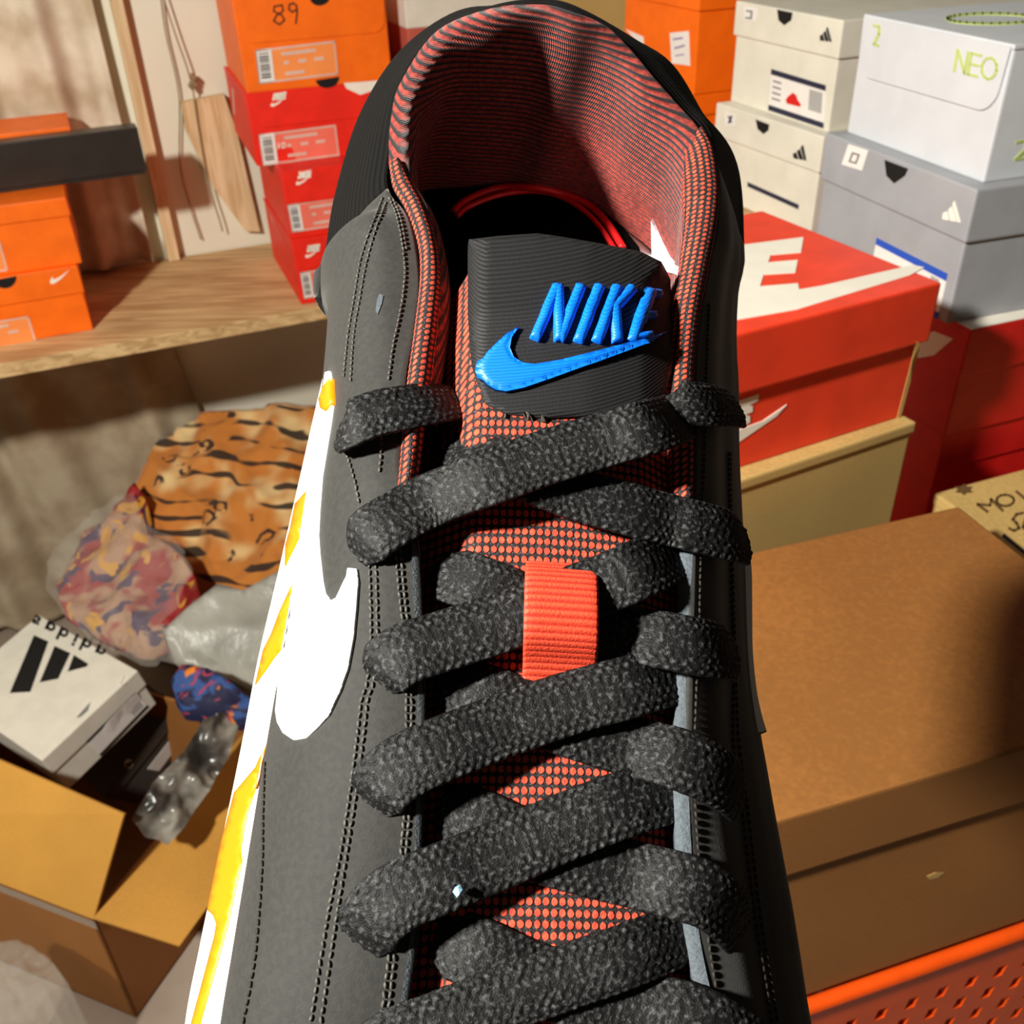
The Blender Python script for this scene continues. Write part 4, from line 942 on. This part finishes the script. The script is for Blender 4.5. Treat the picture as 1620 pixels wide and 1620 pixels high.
# --- seams
def seam(pts, bvh, mat, parent, pitch=.0013, ln=.00105, r=.00026, off=.0002, jit=.12):
    Q = catmull(np.array(pts, float), 400); W3 = []; N3 = []
    for x, y in Q:
        p, nn = cast(bvh, x, y)
        if p is not None: W3.append(p); N3.append(nn)
    if len(W3) < 5: return
    W3 = np.array(W3); N3 = np.array(N3); d = np.r_[0, np.cumsum(np.linalg.norm(np.diff(W3, axis=0), axis=1))]
    V = []; F = []
    for c in np.arange(pitch/2, d[-1], pitch):
        p = np.array([np.interp(c, d, W3[:, i]) for i in range(3)]); q = np.array([np.interp(min(c+ln/2, d[-1]), d, W3[:, i]) for i in range(3)]); i0 = np.searchsorted(d, c); nn = N3[min(i0, len(N3)-1)]
        t = q-p; t /= np.linalg.norm(t)+1e-12
        sd = np.cross(nn, t); t = t+sd*random.uniform(-jit, jit)*2.2; t /= np.linalg.norm(t); sd = np.cross(nn, t)
        o = len(V)
        for f, rr in ((-.5, .35), (-.25, 1), (.25, 1), (.5, .35)):
            for a in range(6):
                V.append(p+nn*(off+r*.4*(1-abs(f)))+t*f*ln+(sd*math.cos(a*math.pi/3)+nn*math.sin(a*math.pi/3))*r*rr)
        for i in range(3):
            for a in range(6): F.append((o+i*6+a, o+i*6+(a+1) % 6, o+(i+1)*6+(a+1) % 6, o+(i+1)*6+a))
    obj('stitching', V, F, mat, parent, True)
for pts in ([(607, 312), (588, 360), (572, 410), (562, 470), (552, 530), (545, 600)], [(612, 320), (596, 360), (581, 415), (571, 470), (561, 530), (556, 605)],
            [(616, 312), (629, 350), (638, 400), (640, 440), (634, 490), (622, 550), (615, 600)], [(622, 314), (634, 350), (643, 395)]):
    seam(pts, bL, 'thread_grey', oL)
seam([(548, 712), (562, 760), (570, 800)], bL, 'thread_grey', oL)
for dx in (-5, 5): seam([(590+dx, 890), (592+dx, 960), (592+dx, 1030), (586+dx, 1080), (577+dx, 1110), (570+dx, 1170), (558+dx, 1260), (544+dx, 1350), (526+dx*1.4, 1450), (498+dx*1.6, 1630)], bL, 'thread_grey', oL)
for dx in (-4, 4): seam([(630+dx, 868), (636+dx, 940), (646+dx, 1030), (647+dx, 1120), (646+dx, 1240), (640+dx, 1330), (628+dx, 1440), (606+dx*1.3, 1630)], bL, 'thread_grey', oL)
seam([(604, 690), (603, 720), (600, 752)], bL, 'thread_grey', oL)
seam([(421, 1205), (418, 1290), (417, 1360), (412, 1440), (403, 1530), (384, 1630)], bL, 'thread_dark', oL)
for dx in (0, 9): seam([(1151+dx*.3, 715), (1152+dx*.3, 800), (1156+dx*.3, 950), (1159+dx*.4, 1080), (1158+dx, 1170), (1170+dx, 1260), (1182+dx, 1360), (1196+dx, 1470), (1222+dx, 1630)], bR, 'thread_dark', oR)
seam([(1120, 480), (1117, 560), (1114, 640), (1112, 740), (1107, 870), (1104, 1000), (1099, 1120), (1097, 1240), (1110, 1420), (1142, 1630)], bR, 'thread_dark', oR)

# --- laces
LW, LT = 10.6, .62
def lace(ctrl, name='lace', width=LW, seed=0):
    """ctrl: (px,py,u) points, left to right along the lace"""
    C = [P(*q) for q in ctrl]
    L = sum(np.linalg.norm(np.diff(np.array(C), axis=0), axis=1)); n_ = int(L/.24)
    Q = catmull(C, n_); T = np.gradient(Q, axis=0); T /= np.linalg.norm(T, axis=1)[:, None]
    l = np.r_[0, np.cumsum(np.linalg.norm(np.diff(Q, axis=0), axis=1))]
    m = 64; V = []; Wv = []
    half = width/2
    for i in range(n_):
        t = T[i]; up = np.array([0.30*np.clip(Q[i][0]/40, -1, 1), .15, 1.]); w = np.cross(up, t); w /= np.linalg.norm(w); nn = np.cross(t, w); nn /= np.linalg.norm(nn)
        endk = min(1, .55+min(l[i], l[-1]-l[i])/9.0)
        for j in range(m):
            a = 2*math.pi*j/m; ca, sa = math.cos(a), math.sin(a)
            x = half*endk*math.copysign(abs(ca)**.55, ca); y = LT*math.copysign(abs(sa)**.4, sa)*(1-.35*abs(x/half)**4)
            cc = math.floor(x/1.2+.5); xc = x-cc*1.2; lc = ((l[i]/1.7+.5*(cc % 2)) % 1-.5)*1.7; sg = 1 if cc % 2 else -1
            ga = lc*.82+xc*.57*sg; gb = -lc*.57*sg+xc*.82
            b = math.exp(-(ga/.8)**2-(gb/.45)**2)+.4*noise.noise(Vector((l[i]*1.6+seed*9, x*1.6, .5+sa)))
            edge = abs(sa)**.5
            V.append(Q[i]+w*(x+.12*b)+nn*(y+(.38*b*math.copysign(1, sa)*edge))); Wv.append(b)
    A = SW(np.array(V)); F = grid_faces(n_, m, True)+[list(range(m))[::-1], [(n_-1)*m+k for k in range(m)]]
    return obj(name, A, F, 'lace_weave', shoe, True, attrs={'weave': Wv})
ue = u_eye
def LL(pts, mid=3.2):           # over-lace: wraps the left edge, dives under the right one
    out = []; n_ = len(pts)
    for k, (x, y) in enumerate(pts):
        c = uc(P(x, y, 65)[1])
        if k == 0: u = ue(y)-2.6
        elif k == 1: u = ue(y)+.8
        elif k == 2: u = ue(y)+2.0
        elif x < 720: u = ue(y)+2.0
        elif x > 1040: u = ue(y)-2.8
        else: u = c+mid
        out.append((x, y, u))
    return out
def RL(pts):
    out = []
    for k, (x, y) in enumerate(pts):
        c = uc(P(x, y, 65)[1])
        if k == 0: u = ue(y)-7.5
        elif k == 1: u = ue(y)-1.2
        elif x > 1040: u = ue(y)+1.9
        elif x < 720: u = ue(y)-4.0
        else: u = c+1.0
        out.append((x, y, u))
    return out[::-1]
Ls = [[(538, 690), (556, 668), (590, 654), (640, 642), (690, 632), (730, 630)],
      [(567, 878), (582, 850), (615, 826), (680, 791), (760, 760), (850, 728), (950, 697), (1035, 672), (1085, 655)],
      [(598, 1082), (612, 1054), (645, 1032), (700, 1014), (780, 988), (860, 958), (950, 926), (1015, 898), (1075, 868)],
      [(586, 1278), (602, 1244), (640, 1212), (700, 1184), (800, 1146), (900, 1112), (1000, 1085), (1075, 1062)],
      [(566, 1502), (588, 1456), (630, 1418), (690, 1392), (780, 1356), (880, 1313), (980, 1274), (1075, 1245)],
      [(545, 1730), (570, 1690), (620, 1650), (690, 1622), (790, 1582), (890, 1546), (1000, 1508), (1095, 1468)]]
Rs = [[(1172, 648), (1150, 640), (1115, 636), (1070, 632), (1036, 626)],
      [(1180, 858), (1155, 846), (1100, 832), (1060, 822), (1000, 806), (900, 776), (800, 735), (715, 700)],
      [(1162, 1034), (1138, 1028), (1100, 1022), (1050, 1012), (1000, 1004), (930, 998), (850, 962), (760, 925), (690, 900)],
      [(1172, 1262), (1150, 1238), (1110, 1215), (1060, 1196), (1000, 1180), (920, 1155), (840, 1126), (770, 1100), (695, 1078)],
      [(1178, 1482), (1156, 1446), (1118, 1416), (1070, 1400), (1000, 1382), (920, 1362), (840, 1338), (770, 1306), (695, 1275)],
      [(1235, 1720), (1205, 1680), (1150, 1640), (1090, 1612), (1000, 1592), (920, 1572), (840, 1545), (760, 1510), (690, 1480)]]
for k, pts in enumerate(Ls):
    if k == 0:
        lace([(538, 692, 68), (556, 670, 74.5), (592, 654, 76), (640, 644, 76), (690, 636, 74), (740, 634, 68)], 'lace', 9.6, k)
    else: lace(LL(pts), 'lace', LW if k < 5 else 9.4, k)
for k, pts in enumerate(Rs):
    if k == 0: lace([(1030, 622, 68), (1050, 632, 74.5), (1085, 637, 76.5), (1125, 640, 74.5), (1152, 643, 69), (1166, 646, 63)], 'lace', 9.6, 10)
    else: lace(RL(pts), 'lace', LW, k+20)
# red webbing loop on the tongue
def webbing():
    A = []; n_ = 300
    ctr = [(889, 890, uc(P(889, 890, 66)[1])+1.0), (889, 912, uc(P(889, 912, 66)[1])+4.8), (889, 960, uc(P(889, 960, 66)[1])+7.4), (888, 1010, uc(P(888, 1010, 66)[1])+6.8), (886, 1050, uc(P(886, 1050, 66)[1])+2.8), (884, 1085, uc(P(884, 1085, 66)[1])+.4)]
    Q = catmull([P(*q) for q in ctr], n_); l = np.r_[0, np.cumsum(np.linalg.norm(np.diff(Q, axis=0), axis=1))]
    for i in range(n_):
        rb = .34*abs(math.sin(math.pi*l[i]/1.35))
        row = []
        for x in np.linspace(-6.35, 6.35, 24): row.append(Q[i]+np.array([x, .012*x*0, rb*(1-.4*(abs(x)/6.35)**6)-.25*(abs(x)/6.35)**8]))
        A.append(row)
    o, _, _ = part_grid('webbing_loop', np.array(A), 'webbing_red', {'rib': np.repeat(np.abs(np.sin(np.pi*l/1.35))[:, None], 24, 1)}, .9, -1, True); o['label'] = 'ribbed bright red lace loop'
webbing()
def speck(name, px, py, u, r, mat):
    p = S(*P(px, py, u)); bm = bmesh.new(); bmesh.ops.create_icosphere(bm, subdivisions=1, radius=r)
    V = [p+np.array([v.co.x*random.uniform(.7, 1.3), v.co.y*random.uniform(.7, 1.3), v.co.z*.7]) for v in bm.verts]; bm.verts.index_update()
    F = [[v.index for v in f.verts] for f in bm.faces]; bm.free(); obj(name, V, F, mat, shoe)
speck('lint_speck', 725, 1409, ue(1409)+4.6, .0009, 'speck_blue'); speck('lint_speck', 602, 1187, ue(1187)-1.3, .0006, 'speck_cream')
decal('scuff', [[(601, 466), (607, 468), (604, 482), (598, 498), (595, 492), (597, 476)]], bL, 'edge_grey', oL, .0002, 6)

# --- toe box beyond the lacing
A = []
for s in np.linspace(92, 157, 40):
    k = (s-92)/65; rowx0 = np.interp(s, [92, 118, 138, 151, 157], [-50.5, -49, -41, -26, -5]); rowx1 = np.interp(s, [92, 118, 138, 152, 157], [49.5, 45, 33, 15, 3])
    h = 28+ (25*(1-k**3.2)*(1-.42*k)); row = []
    for a in np.linspace(0, math.pi, 40):
        c = (rowx0+rowx1)/2; w = (rowx1-rowx0)/2; row.append([c-w*math.cos(a)*abs(math.cos(a))**-.12 if abs(math.cos(a)) > 1e-3 else c, s, 28+(h-28)*math.sin(a)**.7])
    A.append(row)
A = np.array(A)[12:]
part_grid('toe_box', A, 'nubuck', None, 1.2, -1, True)
